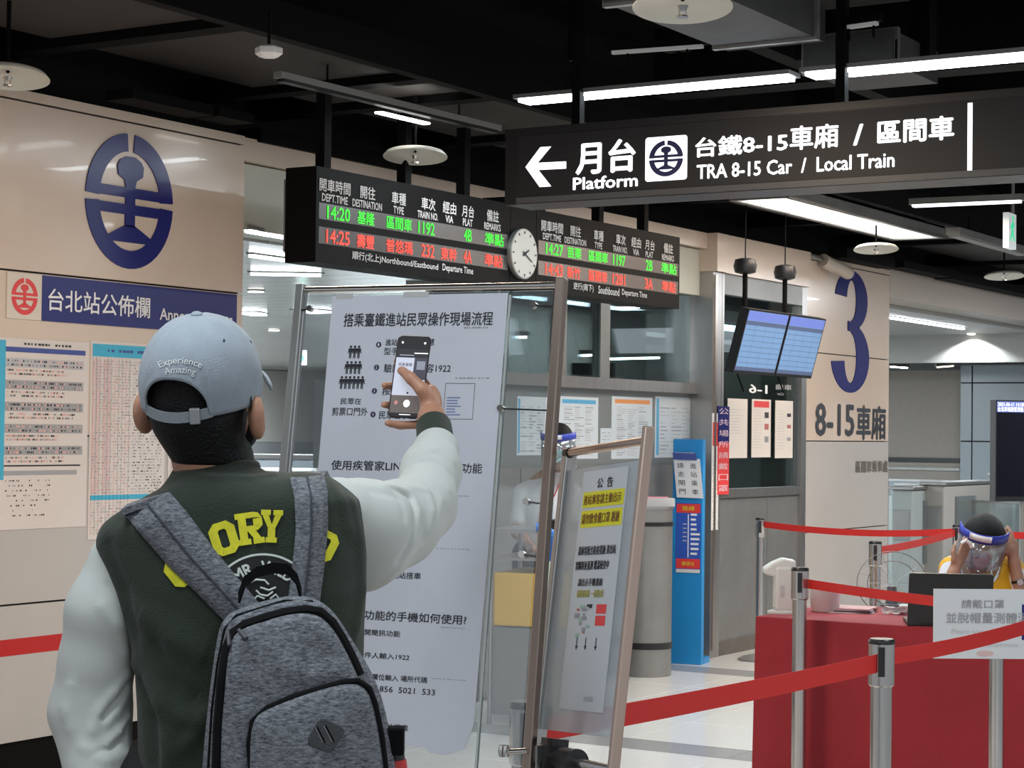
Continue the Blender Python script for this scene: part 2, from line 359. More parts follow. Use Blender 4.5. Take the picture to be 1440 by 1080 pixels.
# announcement header and sheets on the left wall
a0, b1 = WL.ab(58, 387); a1, _ = WL.ab(332, 416); _, b0 = WL.ab(58, 451)
hd = thing('announcement_header', (a0, WY, b0), 'blue announcement header board with white lettering and red emblem square', 'sign')
mb = MB(); mb.slab(WL, a0, a1, b0, b1, 0, .006, blue); mb.build('board', hd)
c0, _ = WL.ab(8, 440); mb = MB(); mb.slab(WL, c0, a0, b0, b1, 0, .005, mat('cream_card', (.70, .62, .52), .4)); mb.build('emblem_card', hd)
mb = MB(); e0, _ = WL.ab(15, 400); e1, _ = WL.ab(52, 400); _, t1 = WL.ab(33, 391); _, t0_ = WL.ab(33, 443)
emblem(mb, Pl((0, WY-.005, 0), (1, 0, 0), (0, 0, 1)), (e0+e1)/2, (t1+t0_)/2, e1-e0, t1-t0_, red, .001); mb.build('red_emblem', hd)
mb = MB(); mb.tpx(WL, '台北站公佈欄', 66, 405, 209, 448, white, off=.0075, bold=.012); mb.build('lettering', hd); mb = MB(); mb.tpx(WL, 'Announcements', 223, 433, 325, 458, white, off=.0075, bold=.015); mb.build('lettering', hd)

pink = mat('pink_ink', (.80, .42, .38), .6); tgrey = mat('table_grey', (.36, .36, .37), .6); cyan = mat('cyan_print', (.05, .42, .62), .5); cream = mat('cream_paper', (.70, .64, .60), .6); lite = mat('pale_grey_print', (.50, .50, .52), .6); navy = mat('navy_print', (.05, .08, .30), .5); pinkp = mat('pale_pink_print', (.68, .52, .50), .6)
def sheet(name, pl, a0, a1, b0, b1, lab, cat, mp, th=.003, group=None, org=None):
    t = thing(name, pl.w((a0+a1)/2, b0), lab, cat, group); m = MB(); m.slab(pl, a0, a1, b0, b1, .0003, th, mp); m.build('paper', t); return t
def dashes(m, pl, a0, a1, b0, b1, rows, mats, off, hfrac=.45, cols=14, fill=.8):
    dh = (b1-b0)/rows; dw = (a1-a0)/cols
    for i in range(rows):
        for j in range(cols):
            if random.random() > fill: continue
            mm = random.choice(mats); w = dw*random.uniform(.35, .95); h = dh*hfrac
            x = a0+j*dw; y = b0+i*dh+dh*.25; m.quad(pl, x, x+w, y, y+h, off, mm)
t_l, _ = WL.ab(-30, 560); t_r, _ = WL.ab(123, 560); _, zt = WL.ab(60, 478); _, zb = WL.ab(60, 743)
s1 = sheet('timetable_sheet', WL, t_l, t_r, zb, zt, 'large timetable with grey bands and blue left edge on the left wall', 'timetable', cream)
m = MB(); x6, _ = WL.ab(6, 560); m.quad(WL, t_l+.01, x6, zb+.02+.18, zt-.01, .004, cyan); m.quad(WL, x6, t_r-.02, zt-.055, zt-.035, .004, navy); dashes(m, WL, x6+.1, t_r-.1, zt-.03, zt-.01, 1, [ink], .004)
H = zt-zb; y = zt-.08; k = 0
while y > zb+.33:
    m.quad(WL, x6, t_r-.03, y-.036, y, .004, tgrey if k else lite); dashes(m, WL, x6+.01, t_r-.04, y-.034, y-.002, 2, [ink, greyink, pink], .0045, .5, 40, .85)
    dashes(m, WL, x6+.01, t_r-random.uniform(.05, .2), y-.07, y-.04, 2, [ink, pink, pink, greyink],   .0045, .5, 40, .8); y -= .088; k += 1
m.quad(WL, x6, t_r-.04, y+.005, y+.011, .004, ink); m.quad(WL, x6, t_r-.06, y-.03, y-.012, .004, tgrey)
dashes(m, WL, x6+.01, t_r-.2, y-.20, y-.04, 8, [greyink, ink], .004, .3, 26, .35); m.build('print', s1)
t_l, _ = WL.ab(126, 560); t_r, _ = WL.ab(232, 560); _, zt = WL.ab(160, 481); _, zb = WL.ab(160, 757)
s2 = sheet('timetable_sheet', WL, t_l, t_r, zb, zt, 'pink ruled fare table with cyan heading, left of the capped man', 'timetable', cream)
m = MB(); m.quad(WL, t_l+.01, t_r-.01, zt-.065, zt-.012, .004, cyan); dashes(m, WL, t_l+.1, t_r-.05, zt-.05, zt-.025, 1, [navy], .0045)
m.quad(WL, t_l+.01, t_r-.01, zb+.165, zb+.185, .004, cyan)
for i in range(11):
    x = t_l+.012+i*.0225
    m.quad(WL, x, x+.0016, zb+.02, zt-.07, .004, greyink if i % 3 else pink)
    if i in (0, 1, 3, 4): m.quad(WL, x+.003, x+.019, zb+.19, zt-.075, .0038, pinkp)
for a, b in ((zb+.02, zb+.16), (zb+.19, zt-.075)): dashes(m, WL, t_l+.015, t_l+.25, a, b, int((b-a)/.0125), [greyink, pink, lite], .0045, .3, 22, .6); dashes(m, WL, t_l+.26, t_r-.02, a, b, int((b-a)/.0125), [greyink, ink, lite, lite], .0045, .4, 20, .6)
m.build('print', s2)
t_l, _ = WL.ab(237, 560); t_r, _ = WL.ab(333, 560)
s3 = sheet('timetable_sheet', WL, t_l, t_r, zb, zt, 'ruled timetable mostly hidden behind the capped man', 'timetable', cream)
m = MB()
for i in range(16): m.quad(WL, t_l+.02+i*.03, t_l+.0215+i*.03, zb+.03, zt-.07, .004, greyink)
dashes(m, WL, t_l+.02, t_r-.02, zb+.03, zt-.08, 60, [greyink, pink, lite], .0045, .3, 26, .5); m.quad(WL, t_l+.01, t_r-.01, zt-.065, zt-.012, .004, cyan); m.build('print', s3)

# header beam over the openings
mb = MB(); mb.box(7.165, 12.1, WY+.04, WY+.4, 2.755, 2.86, beige); mb.box(7.165, 12.1, WY+.1, WY+.35, 2.44, 2.75, mat('grey_green_panel', (.52, .53, .47), .45)); mb.build('trim_1', kind='structure')
mb = MB(); mb.box(15.365, 24, WY, WY+.3, 2.635, 2.90, mat('grey_beige_enamel', (.50, .44, .38), .3)); mb.build('trim_2', kind='structure')
mb = MB(); mb.box(12.255, 13.68, WY-.03, WY+.4, 2.60, 2.86, beige); mb.build('trim_3', kind='structure')

# ------------------------------------------------------------------ booth: window wall
BY = 6.03
BP = YPL(BY); gw = mat('frosted_grey_panel', (.20, .215, .215), .3, var=(1.5, .05)); intr = mat('booth_interior', (.34, .35, .33), .6)
mb = MB(); mb.box(9.45, 12.1, BY+.01, BY+.06, 0.0, 1.30, dsteel); mb.box(9.45, 12.1, BY+.03, BY+.05, 1.30, 1.78, gw)
booth = mb.build('wall_booth', kind='structure')
for x, x2 in ((9.45, 9.86), (9.865, 10.61), (10.615, 11.36), (11.365, 12.09)):
    m = MB(); m.box(x+.003, x2, BY, BY+.01, .03, 1.29, dsteel); m.build('panel', booth)
m = MB(); m.box(9.45, 12.1, BY-.03, BY+.05, 1.775, 1.845, steel); m.build('rail', booth)
for i, (x0, x1) in enumerate(((9.45, 9.60), (9.62, 10.28), (10.38, 10.80), (10.92, 12.05))):
    m = MB(); m.box(x0, x1, BY+.01, BY+.02, 1.845, 2.46, pane_m); m.build('pane', booth)
for x, ww in ((9.60, .02), (10.28, .10), (10.80, .12)): m = MB(); m.box(x, x+ww, BY, BY+.06, 1.845, 2.46, dsteel); m.build('mullion', booth)
# booth interior
mb = MB(); mb.box(10.7, 13.68, BY+1.2, BY+1.25, 0, 2.43, intr); mb.box(10.4, 13.68, BY+.4, BY+1.2, 2.43, 2.45, mat('booth_ceiling', (.30, .30, .29), .35)); mb.box(9.46, 9.48, BY+.07, BY+1.2, 0, 1.8, gw)
mb.build('wall_booth_back', kind='structure')
def tube_lamp(name, p0, p1, w, h, lab, group=None, housing=dsteel, m_=lampm):
    p0 = np.asarray(p0, float); p1 = np.asarray(p1, float); d = nrm(p1-p0); sd = np.cross(d, ZZ); t = thing(name, (p0+p1)/2, lab, 'lamp', group); L = np.linalg.norm(p1-p0); pl = Pl((p0+p1)/2, d, sd)
    # pl.n is +-Z
    zs = 1 if pl.n[2] > 0 else -1
    m = MB(); m.slab(pl, -L/2, L/2, -w/2, w/2, zs*.002, zs*h, housing); m.build('housing', t)
    m = MB(); m.slab(pl, -L/2+.02, L/2-.02, -w/2*.8, w/2*.8, -zs*.012, zs*.002, m_); m.build('diffuser', t); return t
for i, (q0, q1) in enumerate((((851, 504), (932, 502)), ((937, 503), (985, 503)), ((815, 499), (848, 498)), ((724, 473), (746, 473)))):
    d = 13.6 if i < 2 else (13.2 if i == 2 else 12)
    tube_lamp('booth_tube_light', P(*q0, d), P(*q1, d), .06, .03, ['long glowing tube light seen through booth window', 'glowing tube light right of the longest one in booth window', 'short dim tube light in booth window above the black box', 'small light seen through the leftmost booth window'][i])
mb = MB(); mb.slab(Pl(P(835, 515, 12.9), Rh, ZZ), -.14, .14, -.09, .02, -.3, 0, blk2); mb.build('wall_speaker', label='black box on the shelf inside the booth window', cat='box')
# notices on the booth wall
def notice(x0, y0, x1, y1, lab, head, rows=22, edge=None, cols=3):
    a0, b1 = BP.ab(x0, y0); a1, b0 = BP.ab(x1, y1); pl = Pl((0, BY+.03 if b0 > 1.2 else BY, 0), (1, 0, 0), (0, 0, 1)); a0, b1 = pl.ab(x0, y0); a1, b0 = pl.ab(x1, y1)
    s = sheet('notice_sheet', pl, a0, a1, b0, b1, lab, 'notice', mat('cool_paper', (.60, .66, .70), .4)); m = MB(); w = a1-a0; h = b1-b0
    if head is not None: m.quad(pl, a0+.07*w, a1-.07*w, b1-.11*h if head is not None else b1, b1-.045*h, .004, head)
    if edge is not None: m.quad(pl, a0+.03*w, a0+.09*w, b0+.04*h, b1-.04*h, .004, edge)
    dashes(m, pl, a0+.12*w, a1-.08*w, b0+.05*h, b1-.15*h, rows, [lite, greyink, lite], .004, .4 if rows > 15 else .25, cols, .93); m.build('print', s); return s
skyb = mat('sky_blue_print', (.10, .38, .62), .5); orange = mat('orange_print', (.72, .28, .08), .5)
notice(727, 557, 768, 640, 'notice with blue left edge behind the big poster frame post', None, 16, skyb)
notice(786, 557, 840, 645, 'notice sheet with blue heading on the booth wall', skyb, 24)
notice(860, 557, 916, 645, 'notice sheet with orange heading on the booth wall', orange, 24)
notice(921, 557, 977, 643, 'ruled notice sheet above the blue stand', None, 13, skyb)
notice(844, 602, 859, 626, 'small pale card between blue and orange headed notices', None, 4)
notice(901, 745, 910, 808, 'narrow paper strip behind the small notice stand', None, 8)
# counter and steel drum
cc = ZP(915, 930, 0); cc = V(11.35, 5.62, 0)
mb = MB(); c0 = P(908, 900, 12.46); c0[2] = 0
mb.lathe(c0, [(.160, 0), (.160, 1.035)], dsteel, 40); dr = mb.build('steel_drum_counter', label='round grey steel counter drum left of the blue stand', cat='counter', smooth=True)
mb = MB(); mb.lathe(c0, [(.161, .93), (.165, .93), (.165, .955), (.161, .955)], blk2, 40); mb.lathe(c0, [(.161, .17), (.165, .17), (.165, .21), (.161, .21)], blk2, 40); mb.build('band', dr, smooth=True)
mb = MB(); mb.lathe(c0, [(.166, 1.035), (.166, 1.05)], steel, 40); mb.build('counter_top', dr, smooth=True)
pb = Pl(c0+V(0, 0, 1.05)-Fh*.05, Rh, ZZ)
mb = MB(); mb.slab(pb, -.07, .17, 0, .05, -.1, 0, paper); mb.slab(pb, .0, .13, .0502, .058, -.08, -.02, mat('pink_card', (.75, .35, .40), .6)); mb.build('paper_tray', label='white tray of papers on the steel drum counter', cat='tray')
# stainless pillar between booth and door pane
mb = MB(); mb.box(12.10, 12.24, WY, WY+.35, 0, 2.60, steel); pl_ = mb.build('pillar', kind='structure'); pl_.name = 'trim_4'
m = MB(); m.box(12.12, 12.15, WY-.012, WY, .05, 2.58, reflection_steel); m.build('reflection_strip', pl_)  # warm reflection on the pillar front, built as a strip and its colour
m = MB(); m.box(12.09, 12.25, WY-.035, WY+.36, 2.602, 2.86, beige); m.build('capital', pl_)
# door pane
dk = mat('green_grey_interior', (.20, .24, .215), .5)
mb = MB(); mb.box(12.245, 13.69, WY+.03, WY+.08, 0.0, 1.07, dsteel); dw = mb.build('wall_ticket_office', kind='structure')
m = MB(); m.box(12.25, 13.05, WY+.02, WY+.03, .10, 1.06, dsteel); m.build('panel', dw); m = MB(); m.box(13.056, 13.685, WY+.02, WY+.03, .10, 1.06, dsteel); m.build('panel', dw)
m = MB(); m.box(12.245, 13.69, WY+.01, WY+.03, 0, .10, brownbase); m.build('plinth', dw)
m = MB(); m.box(12.245, 12.28, WY, WY+.06, 1.07, 2.6, steel); m.box(13.60, 13.69, WY, WY+.06, 0, 2.6, steel); m.box(12.28, 13.60, WY, WY+.06, 1.07, 1.13, steel); m.box(12.28, 13.60, WY, WY+.06, 2.46, 2.6, dsteel); m.build('frame', dw)
m = MB(); m.box(12.28, 13.6, WY+.03, WY+.04, 1.13, 2.46, pane_m); m.build('pane', dw)
mb = MB(); mb.box(12.3, 13.60, WY+.12, WY+.135, 0.0, 2.05, dk); mb.build('interior_backing', label='added green-grey sheet standing in for the interior behind the ticket office pane', cat='board')  # added backing sheet stands in for the dim office interior
TP = Pl((0, WY+.028, 0), (1, 0, 0), (0, 0, 1))
mb = MB(); mb.tpx(TP, '1-6', 1053, 540, 1079, 554, white, off=.001, bold=.02, flip=True); mb.tpx(TP, '車廂', 1091, 540, 1113, 549, mat('dim_white_print', (.5, .5, .5), .5), off=.001, flip=True); mb.tpx(TP, 'Car', 1093, 552, 1102, 556, MATS['dim_white_print'], off=.001, flip=True)
mb.build('window_lettering', label='mirrored white lettering 1-6 on the ticket office pane', cat='lettering')
warmpaper = mat('warm_paper', (.72, .66, .60), .6)
for k, (q, lab) in enumerate((((1023, 560, 1050, 644), 'plain cream notice left on the ticket office pane'), ((1057, 561, 1083, 643), 'cream notice with red heading on the ticket office pane'), ((1090, 563, 1114, 644), 'cream notice with small pictures, rightmost on ticket office pane'))):
    a0, b1 = TP.ab(q[0], q[1]); a1, b0 = TP.ab(q[2], q[3]); s = sheet('notice_sheet', TP, a0, a1, b0, b1, lab, 'notice', warmpaper); w = a1-a0; h = b1-b0; m = MB()
    if k == 1: m.quad(TP, a0+.1*w, a1-.1*w, b1-.14*h, b1-.03*h, .004, red)
    for i in range(9 if k == 0 else 14):
        y = b1-h*(.18+.05*i); m.quad(TP, a0+.12*w, a0+w*random.uniform(.45, .6 if k else .85), y-.007*h*(1), y, .004, lite)
    if k:
        for yy, cc_ in ((.22, ink), (.42, mat('dull_red_print', (.45, .14, .12), .6)), (.64, greyink)): m.quad(TP, a0+.66*w, a0+.88*w, b1-h*(yy+.10*(1 if k == 1 else .6)), b1-h*yy, .004, cc_)
    m.build('print', s)
BN = Pl((0, WY-.006, 0), (1, 0, 0), (0, 0, 1))
a0, b1 = BN.ab(1009, 571); a1, b0 = BN.ab(1024, 695); _, bm_ = BN.ab(1016, 622)
bn = thing('vertical_banner', BN.w((a0+a1)/2, b0), 'narrow vertical banner, blue above and red below, on the steel pillar', 'banner')
m = MB(); m.slab(BN, a0, a1, bm_, b1, 0, .004, blue); m.slab(BN, a0, a1, b0, bm_, 0, .004, red); m.build('board', bn); m = MB()
for i, ch in enumerate('公共場所請戴口罩'):
    hh = (b1-b0)/8; m.text(BN, ch, a0+.015, a1-.015, b1-(i+1)*hh+.02, b1-i*hh-.012, mat('pale_lettering', (.75, .55, .6), .5), off=.005)
m.build('lettering', bn)
a0, b1 = BN.ab(1001, 581); a1, b0 = BN.ab(1009, 745); bn = sheet('paper_strip', BN, a0, a1, b0, b1, 'tall thin white paper strip left of the blue and red banner', 'notice', paper)
m = MB(); m.quad(BN, a0+.01, a1-.01, b1-.22, b1-.06, .004, red); dashes(m, BN, a0+.01, a1-.01, b0+.03, b1-.28, 18, [lite], .004, .2, 1); m.build('print', bn)
# wall 3 lettering
bluem = mat('royal_blue_print', (.007, .011, .14), .6, spec=.25)
a0, b1 = WL.ab(1175, 376); a1, b0 = WL.ab(1221, 554)
def three(pl, a0, a1, b0, b1, m_, off):
    m = MB(); N = 26; out = []; inn = []
    X = lambda x, y: (a0+(a1-a0)*x, b0+(b1-b0)*y)
    # upper bowl then lower bowl as stroked arcs
    def stroke(cx, cy, rx, ry, w, wy, t0, t1):
        A = [math.radians(t0+(t1-t0)*i/N) for i in range(N+1)]
        for i in range(N):
            q = []
            for a, s_ in ((A[i], 1), (A[i+1], 1), (A[i+1], 0), (A[i], 0)):
                kx = rx if s_ else rx-w; ky = ry if s_ else ry-wy
                q.append(X(cx+kx*math.cos(a), cy+ky*math.sin(a)))
            m.prism(pl, q, 0, off, m_)
    stroke(.46, .755, .48, .245, .34, .080, 172, -86); stroke(.44, .285, .56, .285, .38, .080, 84, -172)
    m.prism(pl, [X(.36, .505), X(.64, .49), X(.64, .57), X(.36, .585)], 0, off+.0008, m_)
    return m
three(WL, a0, a1, b0, b1, bluem, .006).build('wall_number', label='tall blue number 3 on the beige pillar wall', cat='number', org=((a0+a1)/2, WY, b0))
dkink = mat('dark_lettering', (.035, .04, .05), .4)
mb = MB(); mb.tpx(WL, '8-15', 1146, 566, 1201, 614, dkink, off=.004, bold=.025); mb.tpx(WL, '車廂', 1204, 569, 1245, 619, dkink, off=.004, bold=.025); mb.build('wall_lettering', label='dark lettering for cars 8-15 beneath the blue number 3', cat='lettering')
mb = MB(); mb.tpx(WL, '區間車乘車處', 1203, 648, 1248, 664, mat('brown_grey_lettering', (.14, .125, .11), .5), off=.003, bold=.03); mb.build('wall_lettering', label='small worn dark lettering low on the beige pillar wall', cat='lettering')
# rolled paper tube leaning at wall top near the 3
p0 = YP(1157, 366, WY-.05); p1 = YP(1193, 384, WY-.12)
mb = MB(); mb.cyl(p0, p1, .05, .05, mat('dusty_beige', (.48, .42, .36), .5), 20); cr = mb.build('wall_camera', label='pale tube shaped camera mounted above the blue number 3', cat='camera', smooth=True)
mb = MB(); mb.cyl(p1, p1+(p1-p0)*.05, .046, .044, mat('lens_grey', (.3, .3, .35), .2), 20); mb.build('lens_ring', cr, smooth=True); mb = MB(); mb.cyl(p0, V(p0[0]-.12, WY, p0[2]+.03), .015, .015, dsteel, 8); mb.build('bracket', cr)
# ------------------------------------------------------------------ ceiling
mb = MB(); mb.box(-6, 40, -10, 6.4, 3.9, 4.0, ceilm); ceil = mb.build('ceiling', kind='structure')
mb = MB(); mb.box(3.0, 40, 6.3, 6.4, 2.87, 3.9, ceilm); mb.build('wall_above_header', kind='structure')
ys = ZP(330, 50, 3.0)[1]
xs = [1.6, 3.2, ZP(300, 55, 3.0)[0], ZP(430, 140, 3.0)[0], ZP(430, 172, 3.0)[0], 8.9, 10.3, 11.8, 13.4, 15.2, 17.2, 19.5]
for i in range(len(xs)-1):
    b = MB(); b.box(xs[i]+.07, xs[i+1]-.07, ys, 5.80, 3.065, 3.09, soffit); b.build('panel', ceil)
for x in xs: b = MB(); b.box(x-.05, x+.05, ys-.02, 6.25, 3.03, 3.14, black); b.build('beam', ceil)
b = MB(); b.box(0, 24, ys-.08, ys-.02, 3.02, 3.16, black); b.build('beam', ceil)
for i, (x0, x1, z, y) in enumerate(((6.2, 6.72, 2.875, 5.80), (6.76, 7.0, 2.88, 5.80), (7.3, 9.0, 2.85, 6.0), (14.0, 15.0, 2.84, 5.80), (15.2, 16.3, 2.86, 5.80), (16.3, 19.0, 2.85, 5.80))):
    b = MB(); b.box(x0, x1, y-.09, y+.06, z, 2.92, black); b.build('beam', ceil)
# open void with girders and ducts over the walkway
for x in (3.4, 5.0, 6.4, 9.2, 11.0, 13.2, 16.0): b = MB(); b.box(x-.09, x+.09, -4, ys-.1, 3.25, 3.6, black); b.build('beam', ceil)
for y in (3.9, 2.2, .6): b = MB(); b.box(1, 22, y-.05, y+.05, 3.3, 3.55, black); b.build('beam', ceil)
def duct(px0, py0, px1, py1, z, w, x1=None):
    a = ZP(px0, py0, z); b_ = ZP(px1, py1, z); y = (a[1]+b_[1])/2; t = thing('air_duct', (a[0], y, z), '', 'duct')
    m = MB(); m.box(a[0], x1 or b_[0], y-w, y, z, z+.14, ductm); m.build('body', t)
    for x in np.arange(a[0]+.02, (x1 or b_[0])-.1, .9): m = MB(); m.box(x, x+.03, y-w-.015, y+.015, z-.012, z+.155, dsteel); m.build('flange', t)
    return t
duct(845, 4, 1027, 72, 3.05, .42)['label'] = 'dark grey duct overhead at the top, beyond the large ceiling disc'
duct(1131, 100, 1196, 128, 3.05, .40)['label'] = 'short grey duct end showing under the long tube light'
def hang_rod(p, z1, r=.006, m_=black, parent=None):
    m = MB(); m.cyl(p, (p[0], p[1], z1), r, r, m_, 6); return m.build('rod', parent)
for i, (q, w) in enumerate((((925, 40), .05), ((950, 40), .05), ((1130, 60), .06), ((1298, 60), .09), ((805, 60), .03))):
    p = ZP(q[0], q[1], 3.2); p[0] = max(p[0], 7.5) if i < 2 else p[0]
    m = MB(); m.box(p[0]-w/2, p[0]+w/2, p[1]-w/2, p[1]+w/2, 3.12, 3.9, black); m.build('trim_%d' % (10+i), kind='structure')
# lamps
def lampbar(name, p0, p1, w, h, lab, lm, housing=dsteel, rods=True, group=None):
    t = tube_lamp(name, p0, p1, w, h, lab, group, housing, lm); p0 = np.asarray(p0); p1 = np.asarray(p1)
    if rods:
        for k in (.2, .8): q = p0+(p1-p0)*k; m = MB(); m.cyl(q+V(0, 0, h), (q[0], q[1], 3.06), .005, .005, black, 6); m.build('rod', t)
    return t
lampbar('tube_light', (7.40, 4.55, 2.95), (7.40, 3.25, 2.95), .12, .02, 'long white tube light above the left end of the platform sign', lampm)
lampbar('tube_light', (7.40, 3.20, 2.95), (7.40, 1.30, 2.95), .14, .02, 'long white tube light above the right end of the platform sign', lampm)
dim = mat('unlit_diffuser', (.25, .25, .24), .4)
t = lampbar('track_light', ZP(390, 110, 2.95), ZP(700, 185, 2.95), .045, .028, 'dark linear fixture with a short lit section hung above the left departure board', blk2, dim)
a = ZP(532, 158, 2.93); b_ = ZP(600, 174, 2.93); m = MB(); dd = nrm(b_-a); m.slab(Pl(a, dd, np.cross(ZZ, dd)), 0, np.linalg.norm(b_-a), -.02, .02, -.004, .004, lampw); m.build('lit_tube', t)
# louvered light
lx0, lx1 = 11.05, 13.8; ly = 5.28
t = thing('louver_light', (lx0, ly, 2.95), 'bright louvered ceiling light just below the platform sign', 'lamp')
m = MB(); m.box(lx0, lx1, ly-.40, ly-.36, 2.935, 3.02, dsteel); m.box(lx0, lx1, ly-.04, ly, 2.935, 3.02, dsteel); m.box(lx0, lx1, ly-.40, ly, 3.005, 3.02, dsteel); m.box(lx0, lx0+.03, ly-.36, ly-.04, 2.935, 3.02, dsteel); m.box(lx1-.03, lx1, ly-.36, ly-.04, 2.935, 3.02, dsteel); m.build('housing', t)
m = MB(); m.box(lx0+.03, lx1-.03, ly-.36, ly-.04, 2.985, 2.99, lampw); m.build('diffuser', t)
for k in range(41): m = MB(); x = lx0+.06+k*.065; m.box(x, x+.006, ly-.36, ly-.04, 2.94, 2.98, white); m.build('louver', t)
lampbar('tube_light', ZP(1280, 289, 2.95), ZP(1440, 282, 2.95), .07, .04, 'thin white tube light under the right end of the platform sign', mat('dim_tube', (1, 1, 1), .5, emit=1.4, ecol=(.9, .95, 1)))
lampbar('ceiling_track', ZP(1340, 330, 2.90), ZP(1440, 358, 2.90), .10, .05, 'dark unlit ceiling fixture at right above the hanging disc', dim, dsteel)
lampbar('tube_light', ZP(855, 73, 3.12), ZP(995, 63, 3.12), .03, .03, 'thin faint tube light high above the long tube light', mat('faint_tube', (.5, .5, .5), .5, emit=.12), black)
lampbar('tube_light', ZP(1183, 38, 3.12), ZP(1240, 30, 3.12), .03, .03, 'short faint light high at the top right', MATS['faint_tube'], black)
# heat collector discs
discm = mat('cream_disc', (.66, .66, .60), .35)
for i, (px, py, r, lab) in enumerate(((584, 219, .150, 'cream ceiling disc above the left departure board'), (960, 8, .150, 'largest ceiling disc at the top above the platform sign'), (11, 108, .152, 'ceiling disc at far left above the wall emblem'), (1232, 350, .152, 'cream ceiling disc above the number 3 wall'), (1412, 388, .155, 'ceiling disc at far right above the header beam'))):
    p = ZP(px, py, 2.78); t = thing('heat_collector_disc', p, lab, 'ceiling disc', None)
    m = MB(); m.lathe(p, [(.02, .022), (r*.9, .010), (r, -.006), (r, -.003), (r*.9, .014), (.02, .026)], discm, 40, ax=nrm(ZZ+Fh*.13)); m.build('plate', t, smooth=True, angle=60)
    m = MB(); m.cyl(p-ZZ*.015, p+ZZ*.0, .012, .018, chrome, 10); m.cyl(p-ZZ*.035, p-ZZ*.03, .018, .018, chrome, 10); m.cyl(p-ZZ*.03+Rh*.01, p-ZZ*.0+Rh*.01, .002, .002, chrome, 5); m.cyl(p-ZZ*.03-Rh*.01, p-Rh*.01, .002, .002, chrome, 5); m.build('sprinkler', t)
    m = MB(); m.cyl(p+ZZ*.014, (p[0], p[1], 3.06), .006, .009, black, 8); m.build('pipe', t)
p = ZP(378, 76, 2.9); mb = MB(); mb.lathe(p, [(.035, -.012), (.052, 0), (.052, .022), (.04, .03)], white, 6); mb.build('smoke_detector', label='small white hexagonal detector above the left lamp track', cat='detector')
m = MB(); m.cyl(p+ZZ*.03, (p[0], p[1], 3.06), .006, .006, black, 6); m.build('rod', bpy.data.objects['smoke_detector'])
# ------------------------------------------------------------------ hall beyond the opening
cm = mat('metal_slat_ceiling', (.50, .50, .47), .22, .55, var=(2, .15)); farw = mat('far_cream_wall', (.66, .64, .60), .5)
mb = MB(); mb.box(5, 15.3, 6.42, 10, 2.47, 2.55, mat('slat_back', (.05, .05, .05), .8)); mb.box(5, 45, 10.0, 26, 2.47, 2.55, mat('slat_back', (.05, .05, .05), .8)); hc = mb.build('ceiling_hall', kind='structure')
b = MB(); b.box(0, .292, 6.42, 26, 2.45, 2.47, cm); sl0 = b.build('slat', hc); sl0.location = (6.2, 0, 0); b = MB(); b.box(0, .292, 10.0, 26, 2.45, 2.47, cm); sl1 = b.build('slat', hc); sl1.location = (15.2, 0, 0)
for i in range(1, 90):
    if i != 30: piece(sl0 if i < 30 else sl1, (6.2+i*.3, 0, 0), hc)
mb = MB(); mb.box(5, 45, 20, 20.2, 0, 2.45, farw); wf = mb.build('wall_far', kind='structure')
for i in range(16):
    b = MB(); b.box(8+i*2.0, 9.985+i*2.0, 19.97, 20, 1.30, 2.44, farw); b.build('panel', wf); b = MB(); b.box(8+i*2.0, 9.985+i*2.0, 19.97, 20, .05, 1.29, mat('grey_lower_panel', (.40, .41, .42), .3)); b.build('panel', wf)
hl = 'hall lights beyond the opening'
for i, (a, b_, w, lab) in enumerate((((345, 323), (409, 334), .10, 'uppermost blue-white strip light between wall edge and departure board'), ((350, 358), (409, 366), .10, 'second strip light beyond the opening, left of the departure board'), ((348, 384), (456, 386), .12, 'thin strip light just below the left departure board'),
        ((344, 441), (372, 441), .22, 'bright hall light left of the poster frame post'), ((424, 438), (455, 437), .22, 'bright hall light between frame post and poster'), ((500, 470), (560, 468), .2, 'hall light hidden behind the poster'))):
    A = ZP(*a, 2.44); B = ZP(*b_, 2.44)
    tube_lamp('hall_light', A, B, w*.4 if i < 3 else .30, .02, lab)
for i, (px, py, w, lab) in enumerate(((567, 388, 30, 'round downlight between the departure board and the poster frame'), (385, 484, 15, 'small round downlight left of the poster frame'), (360, 410, 22, 'glowing round downlight beside the wall edge'), (890, 432, 21, 'round light below the right departure board'))):
    p = ZP(px, py, 2.44) if i < 3 else P(px, py, 12.7)
    if i == 1: p = P(px, py, 19.0); p[2] = 2.445
    d = (p-CAM)@Fh; r = w/2*d/F; mb = MB(); mb.lathe(p, [(r, -.004), (r, .004)], lampw, 20); k = mb.build('downlight', label=lab, cat='lamp'); m = MB(); m.lathe(p, [(r*1.15, .0), (r*1.15, .01)], steel, 20); m.build('rim', k)
p = P(423, 503, 16.5); pl = Pl(p, Rh, ZZ)
green = mat('exit_green', (.02, .45, .22), .5, emit=.7, ecol=(.02, .5, .25)); lit = mat('lit_white', (.6, .66, .66), .5, emit=.3)
